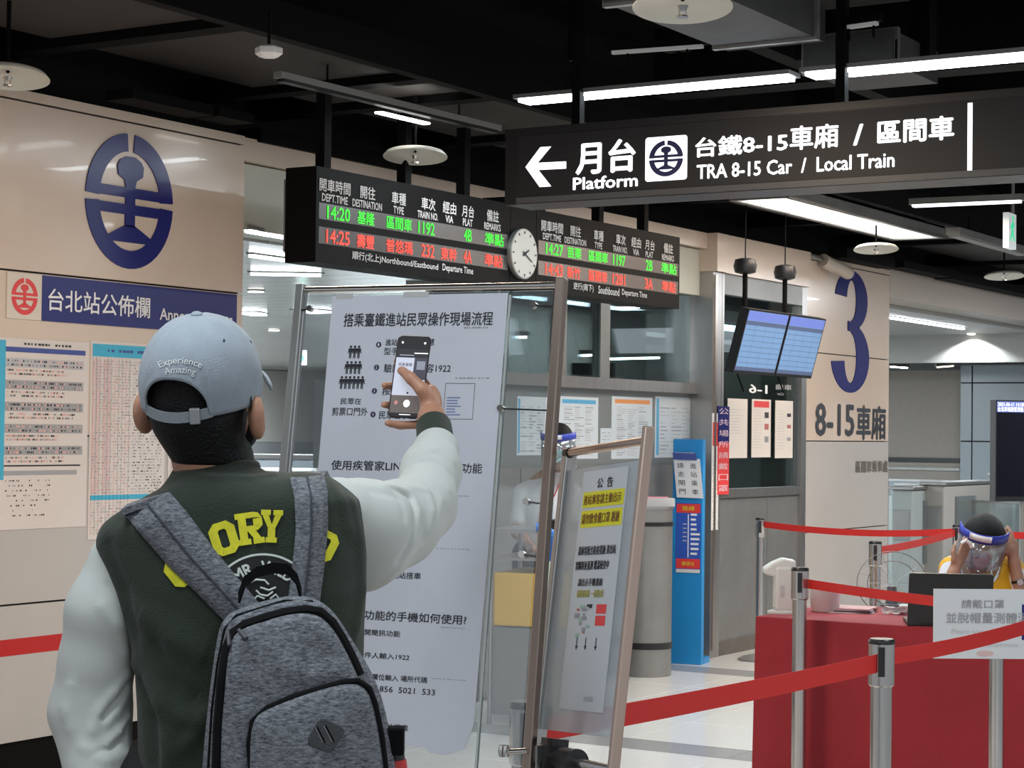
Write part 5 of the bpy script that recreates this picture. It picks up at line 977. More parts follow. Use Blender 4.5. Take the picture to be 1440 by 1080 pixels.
# cap
capm = mat('pale_blue_grey_cotton', (.29, .33, .38), .85, bump=(500, .25), var=(30, .04), sheen=.2); strapm = mat('cap_strap_grey', (.27, .30, .33), .8, bump=(500, .3))
CC = HC+hu*.012-hf*.002; ca, cb, cz = .0905, .110, .106
def capP(az, e, s=1.0):  # az 0 = back, positive towards the man's right
    c = max(math.cos(e), 0)**.88; return CC+(hr*math.sin(az)*ca*c-hf*math.cos(az)*cb*c+hu*cz*math.sin(e))*s
v = []; f = []; NA, NE = 120, 26
for i in range(NA):
    az = 2*math.pi*i/NA; az = (az+math.pi) % (2*math.pi)-math.pi; e0 = math.radians(-16)+math.radians(11)*max(0, -math.cos(az))
    w_ = abs(az)/math.radians(36); arch = math.radians(32)*math.sqrt(max(0, 1-w_**2.4)) if w_ < 1 else 0
    for j in range(NE): e = e0+arch+(math.pi/2-e0-arch)*j/(NE-1)*.999; wr = 1+.003*math.sin(az*7+e*9)+.002*math.sin(az*17-e*5); v.append(capP(az, e, wr if j > 1 else 1.004))
for i in range(NA):
    for j in range(NE-1): f.append((i*NE+j, i*NE+j+1, ((i+1) % NA)*NE+j+1, ((i+1) % NA)*NE+j))
b = MB(); b.add(v, [q[::-1] for q in f], capm); cap = b.build('baseball_cap', man, smooth='all', label='pale blue-grey baseball cap with white embroidery'); sm = cap.modifiers.new('thick', 'SOLIDIFY'); sm.thickness = .0025; sm.offset = 0
capb = bvh_of(np.array(v), f)
m = MB(); L = []; R2 = []
for k in range(25):
    az = math.radians(-39+78*k/24); e = math.radians(-16.0); dip = -.007*math.cos(az*2.2); q = capP(az, e, 1.02)+hu*(dip); L.append(q+hu*.016); R2.append(q-hu*.0005)
m.band(L, R2, .002, strapm); m.build('strap', cap, smooth=True)
m = MB(); az = math.radians(22); q = capP(az, math.radians(-16.5), 1.03)+hu*.003; n_ = nrm(hr*math.sin(az)-hf*math.cos(az)); bp = Pl(q, nrm(np.cross(hu, n_)), hu); m.slab(bp, -.008, .008, -.011, .014, -.004, .003, mat('buckle_steel', (.5, .52, .54), .3, .8)); m.build('buckle', cap, bevel=.002)
m = MB(); q = capP(0, math.pi/2-.001, 1.0); m.lathe(q, [(.009, -.003), (.009, .003), (.005, .006)], capm, 16, ax=hu); m.build('button', cap, smooth=True)
m = MB()
for k in range(6):
    az = math.radians(60*k); e0 = math.radians(18 if k == 0 else -14); m = MB(); m.tube([capP(az, e0+(math.pi/2-e0)*j/14, 1.003) for j in range(15)], .0009, capm, 5); m.build('seam', cap, smooth=True)
for az, e in ((62, 46), (112, 34)): m = MB(); q = capP(math.radians(az), math.radians(e), 1.006); m.lathe(q, [(.0035, -.001), (.0035, .001)], maskm, 10, ax=nrm(q-CC)); m.build('eyelet', cap)
v = []; f = []; NA2, NR = 30, 8
for i in range(NA2+1):
    t_ = math.radians(-58+116*i/NA2)
    for j in range(NR+1):
        u_ = j/NR; q = CC+hr*math.sin(t_)*(ca*1.0)+hf*math.cos(t_)*cb*.98+hu*.002; ext = .044*math.cos(t_*1.15)**.6; v.append(q+hf*ext*u_+hr*math.sin(t_)*.004*u_-hu*(.010*u_+.030*(math.sin(t_)**2)*u_))
for i in range(NA2):
    for j in range(NR): f.append((i*(NR+1)+j, i*(NR+1)+j+1, (i+1)*(NR+1)+j+1, (i+1)*(NR+1)+j))
b = MB(); b.add(v, f, capm); vs = b.build('visor', cap, smooth='all'); sm = vs.modifiers.new('thick', 'SOLIDIFY'); sm.thickness = .004
def proj_text(bvh, s_, fn, mm, name, parent, bold=0., off=.002, label=None):
    """text whose unit box (0..1, 0..1) is mapped to the picture of the cloth by fn and laid on the surface"""
    v, f = text_geo(s_, 0, 1, 3); lo, hi = v.min(0), v.max(0); out = []; b = MB()
    copies = [(0, 0)]+([(bold, 0), (-bold, 0), (0, bold), (0, -bold)] if bold else [])
    for ci, (dx, dy) in enumerate(copies):
        q = (v+[dx, dy]-lo)/(hi-lo); pts_ = []
        for x, y in q:
            h = hit(bvh, *fn(x, y), off+ci*.0002)
            if h is None: h = P(*fn(x, y), 3.0)
            pts_.append(h)
        b.add(pts_, f, mm)
    return b.build(name, parent, label=label)
emb = mat('white_embroidery', (.66, .68, .70), .7)
def arcfn(cx, cy, r, a0, a1, h):
    def fn(x, y): a = math.radians(a0+(a1-a0)*x); R_ = r+h*y; return cx+R_*math.sin(a), cy-R_*math.cos(a)
    return fn
proj_text(capb, 'Experience', arcfn(253, 578, 64, -25, 26, 12), emb, 'embroidery', cap, .006); proj_text(capb, 'Amazing', arcfn(252, 591, 64, -17, 19, 12), emb, 'embroidery', cap, .006)
# jacket vest
green_c = mat('forest_green_fleece', (.021, .031, .020), .9, bump=(350, .35), var=(25, .10), sheen=.12); white_c = mat('off_white_fleece', (.56, .575, .55), .9, bump=(300, .06), sheen=.1)
SDp = lambda px, py, d: (lambda p: (p@Rh, p[2]))(P(px, py, d))
rows_ = [(640, 200, 430), (700, 137, 503), (740, 119, 508), (780, 131, 511), (830, 155, 511), (880, 172, 508), (930, 184, 507), (1000, 188, 502), (1080, 190, 500), (1180, 196, 494), (1250, 205, 485)]
rz = []; rl = []; rr_ = []
for py, xl_, xr_ in rows_: a = SDp(xl_, py, 3.06); b = SDp(xr_, py, 3.06); rz.append(a[1]); rl.append(a[0]); rr_.append(b[0])
rz, rl, rr_ = [np.array(x[::-1]) for x in (rz, rl, rr_)]
top = [SDp(x, y, 3.06) for x, y in ((60, 900), (95, 800), (116, 754), (146, 727), (190, 705), (225, 686), (255, 670), (290, 662), (330, 660), (385, 667), (440, 664), (472, 660), (491, 663), (507, 690), (516, 760), (560, 900))]
ts = np.array([a[0] for a in top]); tz_ = np.array([a[1] for a in top])
g = SDF(mc+V(-.30, -.36, .72), mc+V(.36, .34, 1.50), .0045)
X = g.ax[0][:, None, None]; Y = g.ax[1][None, :, None]; Z = g.ax[2][None, None, :]
S_ = (X*Rh[0]+Y*Rh[1]).astype(np.float32)+0*Z; T_ = (X*Fh[0]+Y*Fh[1]).astype(np.float32)+0*Z; Zf = Z+0*S_
xl_ = np.interp(Zf, rz, rl); xr_ = np.interp(Zf, rz, rr_); a_ = (xr_-xl_)/2; bb_ = .135+.0*Zf; tc_ = 3.112+.02*np.clip((Zf-1.25)/.2, 0, 1)
k_ = (np.abs((S_-(xl_+xr_)/2)/a_)**2.6+np.abs((T_-tc_)/bb_)**2.6)**(1/2.6)-1; d_ = k_*.125
dt = (Zf-np.interp(S_, ts, tz_)+.55*np.maximum(0, np.abs(T_-3.12)-.05)**1.3)*.9; d_ = smax(d_, dt, .035); d_ = np.maximum(d_, (.80-Zf))
g.D = np.minimum(g.D, d_).astype(np.float32)
g.cone(P(303, 680, 3.11), P(303, 648, 3.115), .075, .060, .02)
v, f = g.mesh(); vb = bvh_of(v, f)
for pts_, r_, dp in (([(250, 668), (300, 672), (350, 672), (388, 668)], .010, .0035), ([(465, 668), (490, 700), (505, 760), (508, 830), (500, 890)], .018, .005), ([(450, 668), (478, 700), (492, 750)], .014, .004), ([(190, 930), (225, 985), (238, 1040), (232, 1080)], .02, .007), ([(200, 860), (250, 900), (290, 920)], .03, .006), ([(225, 990), (260, 1010), (290, 1015)], .02, .006), ([(245, 1060), (270, 1040), (292, 1000)], .018, .005), ([(215, 900), (240, 960), (275, 985)], .02, -.006), ([(196, 950), (212, 1010), (218, 1080)], .02, -.008), ([(150, 760), (175, 830), (192, 900)], .02, -.004)):
    q = path_on(vb, pts_)
    if len(q) > 1: g.ridge(q, r_, abs(dp), -1 if dp > 0 else 1)
vest, v, f = add_sdf(g, 'jacket', green_c, man, label='forest green jacket body with yellow and white print'); vb = bvh_of(v, f)
# collar ring and cuffs
m = MB(); cpt = []
for k in range(25): a = 2*math.pi*k/24; cpt.append(P(303, 647, 3.115)+Rh*.061*math.cos(a)+Fh*.060*math.sin(a)+ZZ*(.010*math.cos(a)*-1))
m.tube(cpt[:-1], .010, green_c, 10, closed=True); m.build('collar', vest, smooth='all')
# sleeves
g = SDF(P(140, 860, 3.12)-V(.20, .20, .42), P(140, 860, 3.12)+V(.2, .2, .28), .0042)
pt_ = lambda *a: P(*a)
for a, b, ra, rb in (((170, 790, 3.10), (146, 860, 3.10), .050, .054), ((146, 860, 3.10), (136, 930, 3.11), .054, .053), ((136, 930, 3.11), (127, 1000, 3.12), .053, .060), ((127, 1000, 3.12), (136, 1060, 3.10), .058, .048), ((136, 1060, 3.10), (138, 1175, 3.03), .047, .040)): g.cone(P(*a), P(*b), ra, rb, .03)
v, f = g.mesh(); sb = bvh_of(v, f)
for pts_, r_, dp in (([(182, 945), (160, 975), (140, 1000), (130, 1030)], .012, .006), ([(183, 965), (165, 1000), (148, 1020)], .010, .006), ([(182, 1005), (168, 1030), (150, 1048)], .010, .005), ([(183, 955), (160, 990), (142, 1012)], .008, -.006), ([(140, 850), (165, 880), (178, 920)], .014, .004), ([(180, 1060), (150, 1070), (115, 1050)], .012, .005), ([(150, 820), (175, 860), (182, 890)], .01, -.003), ([(100, 960), (92, 1000), (100, 1030)], .016, .004), ([(180, 1020), (160, 1050), (130, 1062)], .008, -.005)):
    q = path_on(sb, pts_)
    if len(q) > 1: g.ridge(q, r_, abs(dp), -1 if dp > 0 else 1)
add_sdf(g, 'sleeve', white_c, man, label='off-white left sleeve')
m = MB(); m.cyl(P(138, 1165, 3.035), P(138, 1195, 3.02), .036, .032, green_c, 24); m.build('cuff', man, smooth=True)
g = SDF(P(540, 740, 3.3)-V(.30, .34, .24), P(540, 740, 3.3)+V(.34, .34, .22), .0042)
for a, b, ra, rb in (((475, 728, 3.16), (510, 746, 3.22), .064, .078), ((510, 746, 3.22), (560, 732, 3.32), .078, .063), ((510, 782, 3.22), (566, 748, 3.33), .055, .050), ((560, 734, 3.32), (594, 712, 3.39), .063, .054), ((594, 712, 3.39), (606, 664, 3.48), .052, .049), ((606, 664, 3.48), (613, 634, 3.55), .047, .042)): g.cone(P(*a), P(*b), ra, rb, .03)
v, f = g.mesh(); sb = bvh_of(v, f)
for pts_, r_, dp in (([(540, 684), (575, 690), (588, 720), (580, 765), (545, 815)], .011, .007), ([(555, 682), (600, 690), (608, 720), (600, 750)], .010, .006), ([(560, 672), (600, 668), (632, 690)], .010, .005), ([(585, 640), (612, 632), (638, 650)], .009, .006), ([(590, 625), (615, 616), (640, 634)], .010, .006), ([(575, 655), (606, 648), (637, 672)], .008, -.004), ([(548, 686), (578, 700), (582, 740), (560, 790)], .008, -.006), ([(620, 700), (612, 740), (590, 770)], .012, .004), ([(530, 830), (560, 800), (590, 765)], .010, .005), ([(520, 690), (560, 700), (570, 730)], .010, -.003)):
    q = path_on(sb, pts_)
    if len(q) > 1: g.ridge(q, r_, abs(dp), -1 if dp > 0 else 1)
add_sdf(g, 'sleeve', white_c, man, label='off-white right sleeve raised towards the poster')
m = MB(); c0 = P(614, 634, 3.55); c1 = P(610, 600, 3.625); m.lathe(c0, [(.030, -.005), (.0335, .0), (.034, .02), (.0325, np.linalg.norm(c1-c0)), (.0285, np.linalg.norm(c1-c0)+.002)], green_c, 28, ax=nrm(c1-c0)); m.build('cuff', man, smooth=True)
# trousers and shoes
denim = mat('black_trousers', (.012, .012, .014), .85); g = SDF(mc+V(-.32, -.32, .02), mc+V(.32, .32, 1.05), .008)
g.ell(hip+ZZ*.0, (.15, .15, .14), None, .04)
for lat in (-.10, .10): h0 = hip+Rh*lat; kn = V(h0[0], h0[1], .49)+Rh*lat*.25; an = V(h0[0], h0[1], .09)+Rh*lat*.4; g.cone(h0, kn, .098, .070, .04); g.cone(kn, an, .070, .055, .02)
add_sdf(g, 'trousers', denim, man)
for an in (footL, footR): g = SDF(an-.2, an+.22, .006); g.cone(an-ZZ*.035-Fh*.03, an-ZZ*.04+Fh*.16, .045, .038, .02); v, f = g.mesh(); v[:, 2] = np.maximum(v[:, 2], .002); b = MB(); b.add(v, f, blk2); b.build('shoe', man, smooth='all')
# prints on the back
yel = mat('yellow_flock_print', (.70, .66, .025), .7, var=(60, .12)); whp = mat('white_flock_print', (.66, .70, .66), .7); blkp = mat('black_flock_print', (.008, .009, .008), .7)
def oct_ring(skip=()):
    o = [(.25, 0), (.75, 0), (1, .2), (1, .8), (.75, 1), (.25, 1), (0, .8), (0, .2)]; n = [(.40, .22), (.60, .22), (.66, .28), (.66, .72), (.60, .78), (.40, .78), (.34, .72), (.34, .28)]
    return [[o[i], o[(i+1) % 8], n[(i+1) % 8], n[i]] for i in range(8) if i not in skip]
GL = {'O': oct_ring(), 'G': oct_ring((2,))+[[(.5, .38), (1, .38), (1, .55), (.5, .55)], [(.66, .2), (1, .2), (1, .38), (.66, .38)]], 'D': [[(0, 0), (.62, 0), (.55, .2), (0, .2)], [(0, .8), (.55, .8), (.62, 1), (0, 1)], [(.12, .2), (.42, .2), (.42, .8), (.12, .8)], [(.62, 0), (1, .25), (.68, .32), (.55, .2)], [(1, .25), (1, .75), (.68, .68), (.68, .32)], [(1, .75), (.62, 1), (.55, .8), (.68, .68)]],
      'L': [[(0, 0), (1, 0), (1, .18), (0, .18)], [(.12, .18), (.45, .18), (.45, .82), (.12, .82)], [(0, .82), (.58, .82), (.58, 1), (0, 1)], [(.75, .18), (1, .18), (1, .4), (.75, .36)]],
      'R': [[(0, 0), (.5, 0), (.5, .18), (0, .18)], [(.1, .18), (.4, .18), (.4, .82), (.1, .82)], [(0, .82), (.75, .82), (.7, 1), (0, 1)], [(.75, .82), (1, .80), (.88, .96), (.7, 1)], [(.66, .58), (1, .55), (1, .80), (.66, .78)], [(.4, .42), (.8, .42), (1, .55), (.66, .58), (.4, .58)], [(.42, .42), (.72, .42), (.88, .18), (.60, .18)], [(.58, 0), (1, 0), (1, .18), (.58, .18)]],
      'Y': [[(.25, 0), (.75, 0), (.75, .16), (.25, .16)], [(.33, .16), (.67, .16), (.67, .45), (.33, .45)], [(.33, .45), (.55, .45), (.36, .84), (.06, .84)], [(.45, .45), (.67, .45), (.94, .84), (.64, .84)], [(0, .84), (.44, .84), (.44, 1), (0, 1)], [(.56, .84), (1, .84), (1, 1), (.56, 1)]]}
def flock(ch, cx, cy, w, h, rot, k=0):
    c, s_ = math.cos(math.radians(rot)), math.sin(math.radians(rot)); b = MB()
    def mp(x, y): u = (x-.5)*w; w2 = (y-.5)*h; return cx+u*c-w2*s_, cy-(u*s_+w2*c)
    for i, poly in enumerate(GL[ch]):
        n = 4; P_ = [mp(*p) for p in poly]
        if len(P_) == 4:
            vv = []; ff = []
            for a in range(n+1):
                for b2 in range(n+1):
                    u, t_ = a/n, b2/n; x = (1-u)*((1-t_)*P_[0][0]+t_*P_[3][0])+u*((1-t_)*P_[1][0]+t_*P_[2][0]); y = (1-u)*((1-t_)*P_[0][1]+t_*P_[3][1])+u*((1-t_)*P_[1][1]+t_*P_[2][1]); vv.append(hit(vb, x, y, .0025+.0001*i))
            if any(q is None for q in vv): continue
            for a in range(n):
                for b2 in range(n): ff.append((a*(n+1)+b2, (a+1)*(n+1)+b2, (a+1)*(n+1)+b2+1, a*(n+1)+b2+1))
            b.add(vv, ff, yel)
        else:
            vv = [hit(vb, *p, .0027) for p in P_]
            if not any(q is None for q in vv): b.add(vv, [tuple(range(len(vv)))], yel)
    if b.v: b.build('letter', vest, label='yellow block letter')
for a in (('G', 254, 802, 40, 44, 38), ('L', 284, 778, 32, 44, 26), ('O', 315, 757, 38, 47, 17), ('R', 351, 743, 38, 45, 8), ('Y', 382, 740, 31, 46, -2), ('O', 456, 768, 34, 44, -27)): flock(*a)
b = MB(); vv = []; n = 40
for i in range(n+1):
    a = math.radians(-62+124*i/n)
    for R_ in (74, 77): vv.append(hit(vb, 370+R_*math.sin(a), 855-R_*math.cos(a), .003))
b.add(vv, [(2*i, 2*i+2, 2*i+3, 2*i+1) for i in range(n)], whp); b.build('emblem_ring', vest)
b = MB(); vv = []; n = 24
for i in range(n+1):
    for j in range(6): a = math.radians(-75+150*i/n); R_ = 12+60*j/5; vv.append(hit(vb, 370+R_*math.sin(a), 855-R_*math.cos(a), .0022))
b.add(vv, [(6*i+j, 6*i+6+j, 6*i+7+j, 6*i+j+1) for i in range(n) for j in range(5)], blkp); b.build('emblem_disc', vest)
proj_text(vb, 'MR', arcfn(370, 855, 50, -44, -16, 16), whp, 'emblem_lettering', vest, .03, .0035); proj_text(vb, 'WILD', arcfn(370, 855, 50, -2, 44, 16), whp, 'emblem_lettering', vest, .03, .0035)
b = MB()
for st in ([(349, 820), (360, 815), (372, 816), (378, 822)], [(360, 830), (366, 836), (376, 838), (384, 832)], [(356, 845), (362, 838), (372, 842)], [(380, 842), (388, 836), (392, 842)], [(366, 826), (378, 830), (388, 826)]):
    q = [hit(vb, x, y, .004) for x, y in st]; b.tube(q, .0016, whp, 5)
b.build('emblem_drawing', vest)['kind'] = 'stuff'
# ---- phone
PH = Pl(P(576, 530, 3.712), nrm(Rh-ZZ*.03), nrm(ZZ+Rh*.118)); PH.ex = PH.ex*.87; t = thing('phone', PH.w(0, -.078), 'black phone held up in the man\'s right hand showing its camera view', 'phone')
def rbox(m, pl, w, h, r, o0, o1, mm): m.prism(pl, rrect(-w/2, w/2, -h/2, h/2, r, 6), o0, o1, mm)
m = MB(); rbox(m, PH, .0722, .155, .011, -.0075, .0, mat('dark_phone_case', (.02, .012, .014), .3)); m.build('case', t, bevel=.0015)
m = MB(); m.slab(PH, -.030, .032, .0765, .0785, -.007, .0005, chrome); m.build('metal_edge', t)
ui = lambda n, c, e: mat(n, c, .25, emit=e)
m = MB(); rbox(m, PH, .067, .150, .009, 0, .0006, ui('phone_black', (.018, .018, .02), .3)); m.build('screen', t)
m = MB(); m.quad(PH, -.0335, .0335, -.035, .052, .0009, ui('phone_view_paper', (.40, .42, .50), .55)); m.quad(PH, -.0335, .0335, .036, .052, .0011, ui('phone_view_dark', (.03, .03, .035), .3)); m.quad(PH, .006, .0335, -.005, .036, .0012, ui('phone_view_shade', (.06, .06, .08), .3)); m.quad(PH, .012, .030, .014, .030, .0013, ui('phone_view_grey', (.22, .23, .28), .4))
m.quad(PH, -.0335, .0335, -.068, -.035, .0009, ui('phone_bar', (.10, .085, .08), .5)); m.quad(PH, -.027, .004, .040, .041, .0014, ui('phone_view_paper', (.4, .42, .5), .5)); m.quad(PH, .004, .033, .044, .0455, .0014, glow); m.build('camera_view', t)
m = MB(); m.text(PH, '搭乘臺鐵', -.027, .002, .020, .026, ink, off=.0016); m.build('view_lettering', t)
m = MB()
for (a, b_, r, mm) in ((.001, -.050, .0068, glow), (-.022, -.049, .004, ui('phone_thumb', (.45, .2, .18), .4)), (-.024, .064, .002, glow), (.024, .064, .002, glow), (.0, -.030, .002, ink)): m = MB(); m.prism(PH, [(a+r*math.cos(k), b_+r*math.sin(k)) for k in np.linspace(0, 6.283, 17)[:-1]], .0012, .0018, mm); m.build('screen_button', t)
m = MB(); m.quad(PH, -.012, .012, -.0715, -.0705, .0012, glow); m.build('home_bar', t)
# ---- backpack
heather = mat('heather_grey_canvas', (.125, .130, .150), .9, bump=(500, .4)); nt_ = heather.node_tree; n_ = nt_.nodes; l_ = nt_.links
tc = [x for x in n_ if x.type == 'TEX_COORD'][0]; mp = n_.new('ShaderNodeMapping'); mp.inputs['Scale'].default_value = (60, 60, 200); nz = n_.new('ShaderNodeTexNoise'); nz.inputs['Scale'].default_value = 1.6; nz.inputs['Detail'].default_value = 8; nz.inputs['Roughness'].default_value = .8
cr = n_.new('ShaderNodeValToRGB'); cr.color_ramp.elements[0].position = .38; cr.color_ramp.elements[0].color = (.035, .040, .055, 1); cr.color_ramp.elements[1].position = .64; cr.color_ramp.elements[1].color = (.30, .31, .34, 1)
l_.new(tc.outputs['Object'], mp.inputs[0]); l_.new(mp.outputs[0], nz.inputs['Vector']); l_.new(nz.outputs['Fac'], cr.inputs[0]); l_.new(cr.outputs[0], n_['Principled BSDF'].inputs['Base Color'])
KP = Pl(P(420, 960, 2.90), nrm(Rh+Fh*.10), nrm(ZZ+Fh*.06)); pack = thing('backpack', P(430, 1260, 2.92), 'heather grey backpack with black zips worn on the man\'s back', 'backpack')
def spoly(pts_):
    pts_ = [np.array(p) for p in pts_]; N = len(pts_)
    def fn(A, B):
        d = np.full(np.broadcast(A, B).shape, 1e9); s_ = np.ones(d.shape)
        for i in range(N):
            p, q = pts_[i], pts_[i-1]; e = q-p; wx = A-p[0]; wy = B-p[1]; t_ = np.clip((wx*e[0]+wy*e[1])/(e@e), 0, 1); d = np.minimum(d, (wx-e[0]*t_)**2+(wy-e[1]*t_)**2)
            c1 = B >= p[1]; c2 = B < q[1]; c3 = e[0]*wy > e[1]*wx; fl = (c1 & c2 & c3) | (~c1 & ~c2 & ~c3); s_ = np.where(fl, -s_, s_)
        return s_*np.sqrt(d)
    return fn
def smoothpoly(px_, it=2):
    for _ in range(it): px_ = [q for i in range(len(px_)) for q in ((px_[i][0]*.75+px_[(i+1) % len(px_)][0]*.25, px_[i][1]*.75+px_[(i+1) % len(px_)][1]*.25), (px_[i][0]*.25+px_[(i+1) % len(px_)][0]*.75, px_[i][1]*.25+px_[(i+1) % len(px_)][1]*.75))]
    return px_
def extr(g, poly, c0, c1, r, k=.004, mode='add', dome=0.):
    fn = spoly(poly); A = g.ax[0][:, None]; B = g.ax[1][None, :]; d2 = fn(A, B)[:, :, None]+r; C = g.ax[2][None, None, :]; cm_ = (c0+c1)/2; hh_ = (c1-c0)/2-r
    hh_ = hh_+dome*np.clip(-d2/.08, 0, 1)**.7; dc = np.abs(C-cm_)-hh_; dd_ = np.minimum(np.maximum(d2, dc), 0)+np.sqrt(np.maximum(d2, 0)**2+np.maximum(dc, 0)**2)-r
    g.D = smin(g.D, dd_.astype(np.float32), k) if mode == 'add' else g.D
out = smoothpoly([(312, 872), (330, 858), (400, 838), (440, 840), (470, 860), (498, 905), (526, 950), (543, 1000), (556, 1080), (572, 1180), (566, 1270), (430, 1285), (300, 1270), (282, 1180), (284, 1080), (294, 980), (304, 905)])
oab = [KP.ab(*q) for q in out]
inn = smoothpoly([(326, 895), (345, 878), (405, 860), (445, 862), (470, 885), (492, 925), (515, 975), (530, 1080), (545, 1180), (535, 1250), (430, 1262), (330, 1250), (305, 1180), (304, 1080), (310, 980), (316, 920)]); iab = [KP.ab(*q) for q in inn]
pok = smoothpoly([(352, 1080), (352, 1030), (358, 1000), (385, 985), (440, 965), (490, 952), (516, 962), (528, 1000), (540, 1080), (550, 1180), (540, 1240), (440, 1250), (360, 1240), (352, 1180)]); pab = [KP.ab(*q) for q in pok]
lo_ = np.min(oab, 0); hi_ = np.max(oab, 0)
g = SDF((lo_[0]-.02, lo_[1]-.02, -.11), (hi_[0]+.02, hi_[1]+.02, .13), .004); extr(g, oab, -.085, .030, .022); extr(g, iab, -.02, .058, .022, .012, dome=.012)
for pts_, sg_ in (([(330, 900), (336, 950), (340, 1000), (345, 1080)], -1), ([(345, 890), (352, 930), (350, 980)], 1), ([(380, 900), (400, 935), (440, 950), (500, 930)], -1), ([(420, 880), (440, 910), (480, 925)], 1)):
    g.ridge([(*KP.ab(x, y), .068) for x, y in pts_], .02, .004, sg_)
v, f = g.mesh(); v = np.array([KP.w(*q[:2], q[2]) for q in v]); b = MB(); b.add(v, f, heather); b.build('main_bag', pack, smooth='all'); kb = bvh_of(v, f)
g = SDF((lo_[0]-.02, lo_[1]-.02, .0), (hi_[0]+.02, hi_[1]+.02, .15), .004); extr(g, pab, .03, .094, .020, dome=.014); v, f = g.mesh(); v = np.array([KP.w(*q[:2], q[2]) for q in v]); b = MB(); b.add(v, f, heather); pocket = b.build('front_pocket', pack, smooth='all'); kb2 = bvh_of(v, f)
zipm = mat('black_zip', (.003, .003, .0035), .75, spec=.15)
def on_pack(pts_, r, name, parent, bv=kb, mm=zipm, off=.0):
    q = path_on(bv, pts_, off)
    if len(q) > 1: m = MB(); m.tube(q, r, mm, 8); return m.build(name, parent, smooth=True)
on_pack([(306, 1080), (308, 1020), (313, 960), (320, 912), (328, 892), (345, 880), (372, 871), (400, 863), (430, 859), (450, 862), (466, 876), (480, 898), (494, 925), (505, 950)], .0088, 'zip', pack, off=-.001)
on_pack([(293, 1080), (298, 1000), (306, 935), (316, 885), (332, 866), (400, 845), (440, 846)], .0022, 'piping', pack)
q = [KP.w(*KP.ab(x, y), .078) for x, y in ((356, 1075), (353, 1040), (358, 1008), (378, 990), (410, 976), (445, 965), (480, 955), (502, 953), (517, 963), (525, 985), (534, 1030), (540, 1080))]; m = MB(); m.tube(q, .005, zipm, 8); m.build('pocket_zip', pack, smooth=True)
for (x0, y0, x1, y1) in ((321, 886, 323, 908), (336, 886, 347, 898)):
    a = hit(kb, x0, y0, .006); b_ = hit(kb, x1, y1, .008)
    if a is not None and b_ is not None: m = MB(); m.tube([a, b_], .0032, mat('zip_pull_grey', (.10, .10, .11), .3, .6), 8); m.build('zip_pull', pack, smooth=True)
# diamond patch
q = hit(kb2, 457, 1033, .002); DPl = Pl(q if q is not None else P(457, 1033, 2.8), KP.ex, KP.ey); leather = mat('dark_patch', (.045, .048, .052), .5, bump=(300, .3)); dp = [DPl.ab(*x) for x in ((450, 1008), (487, 1025), (466, 1060), (430, 1045))]
def rpoly(pts_, k=.18):
    o = []; n = len(pts_)
    for i in range(n): p, a, c = np.array(pts_[i]), np.array(pts_[i-1]), np.array(pts_[(i+1) % n]); o += [tuple(p+(a-p)*k), tuple(p+(a-p)*k*.3+(c-p)*k*.3), tuple(p+(c-p)*k)]
    return o
m = MB(); m.prism(DPl, rpoly(dp), -.004, .003, leather); pa = m.build('diamond_patch', pack, bevel=.001)
for x0, y0, x1, y1 in ((446, 1022, 457, 1044), (458, 1020, 470, 1043)): a = DPl.ab(x0, y0); c = DPl.ab(x1, y1); m = MB(); m.tube([DPl.w(*a, .003), DPl.w(*c, .003)], .0012, zipm, 6); m.tube([DPl.w(a[0]-.003, a[1], .003), DPl.w(c[0]-.003, c[1], .003)], .0008, mat('grey_stitch', (.2, .2, .21), .5), 6); m.build('patch_slot', pa)
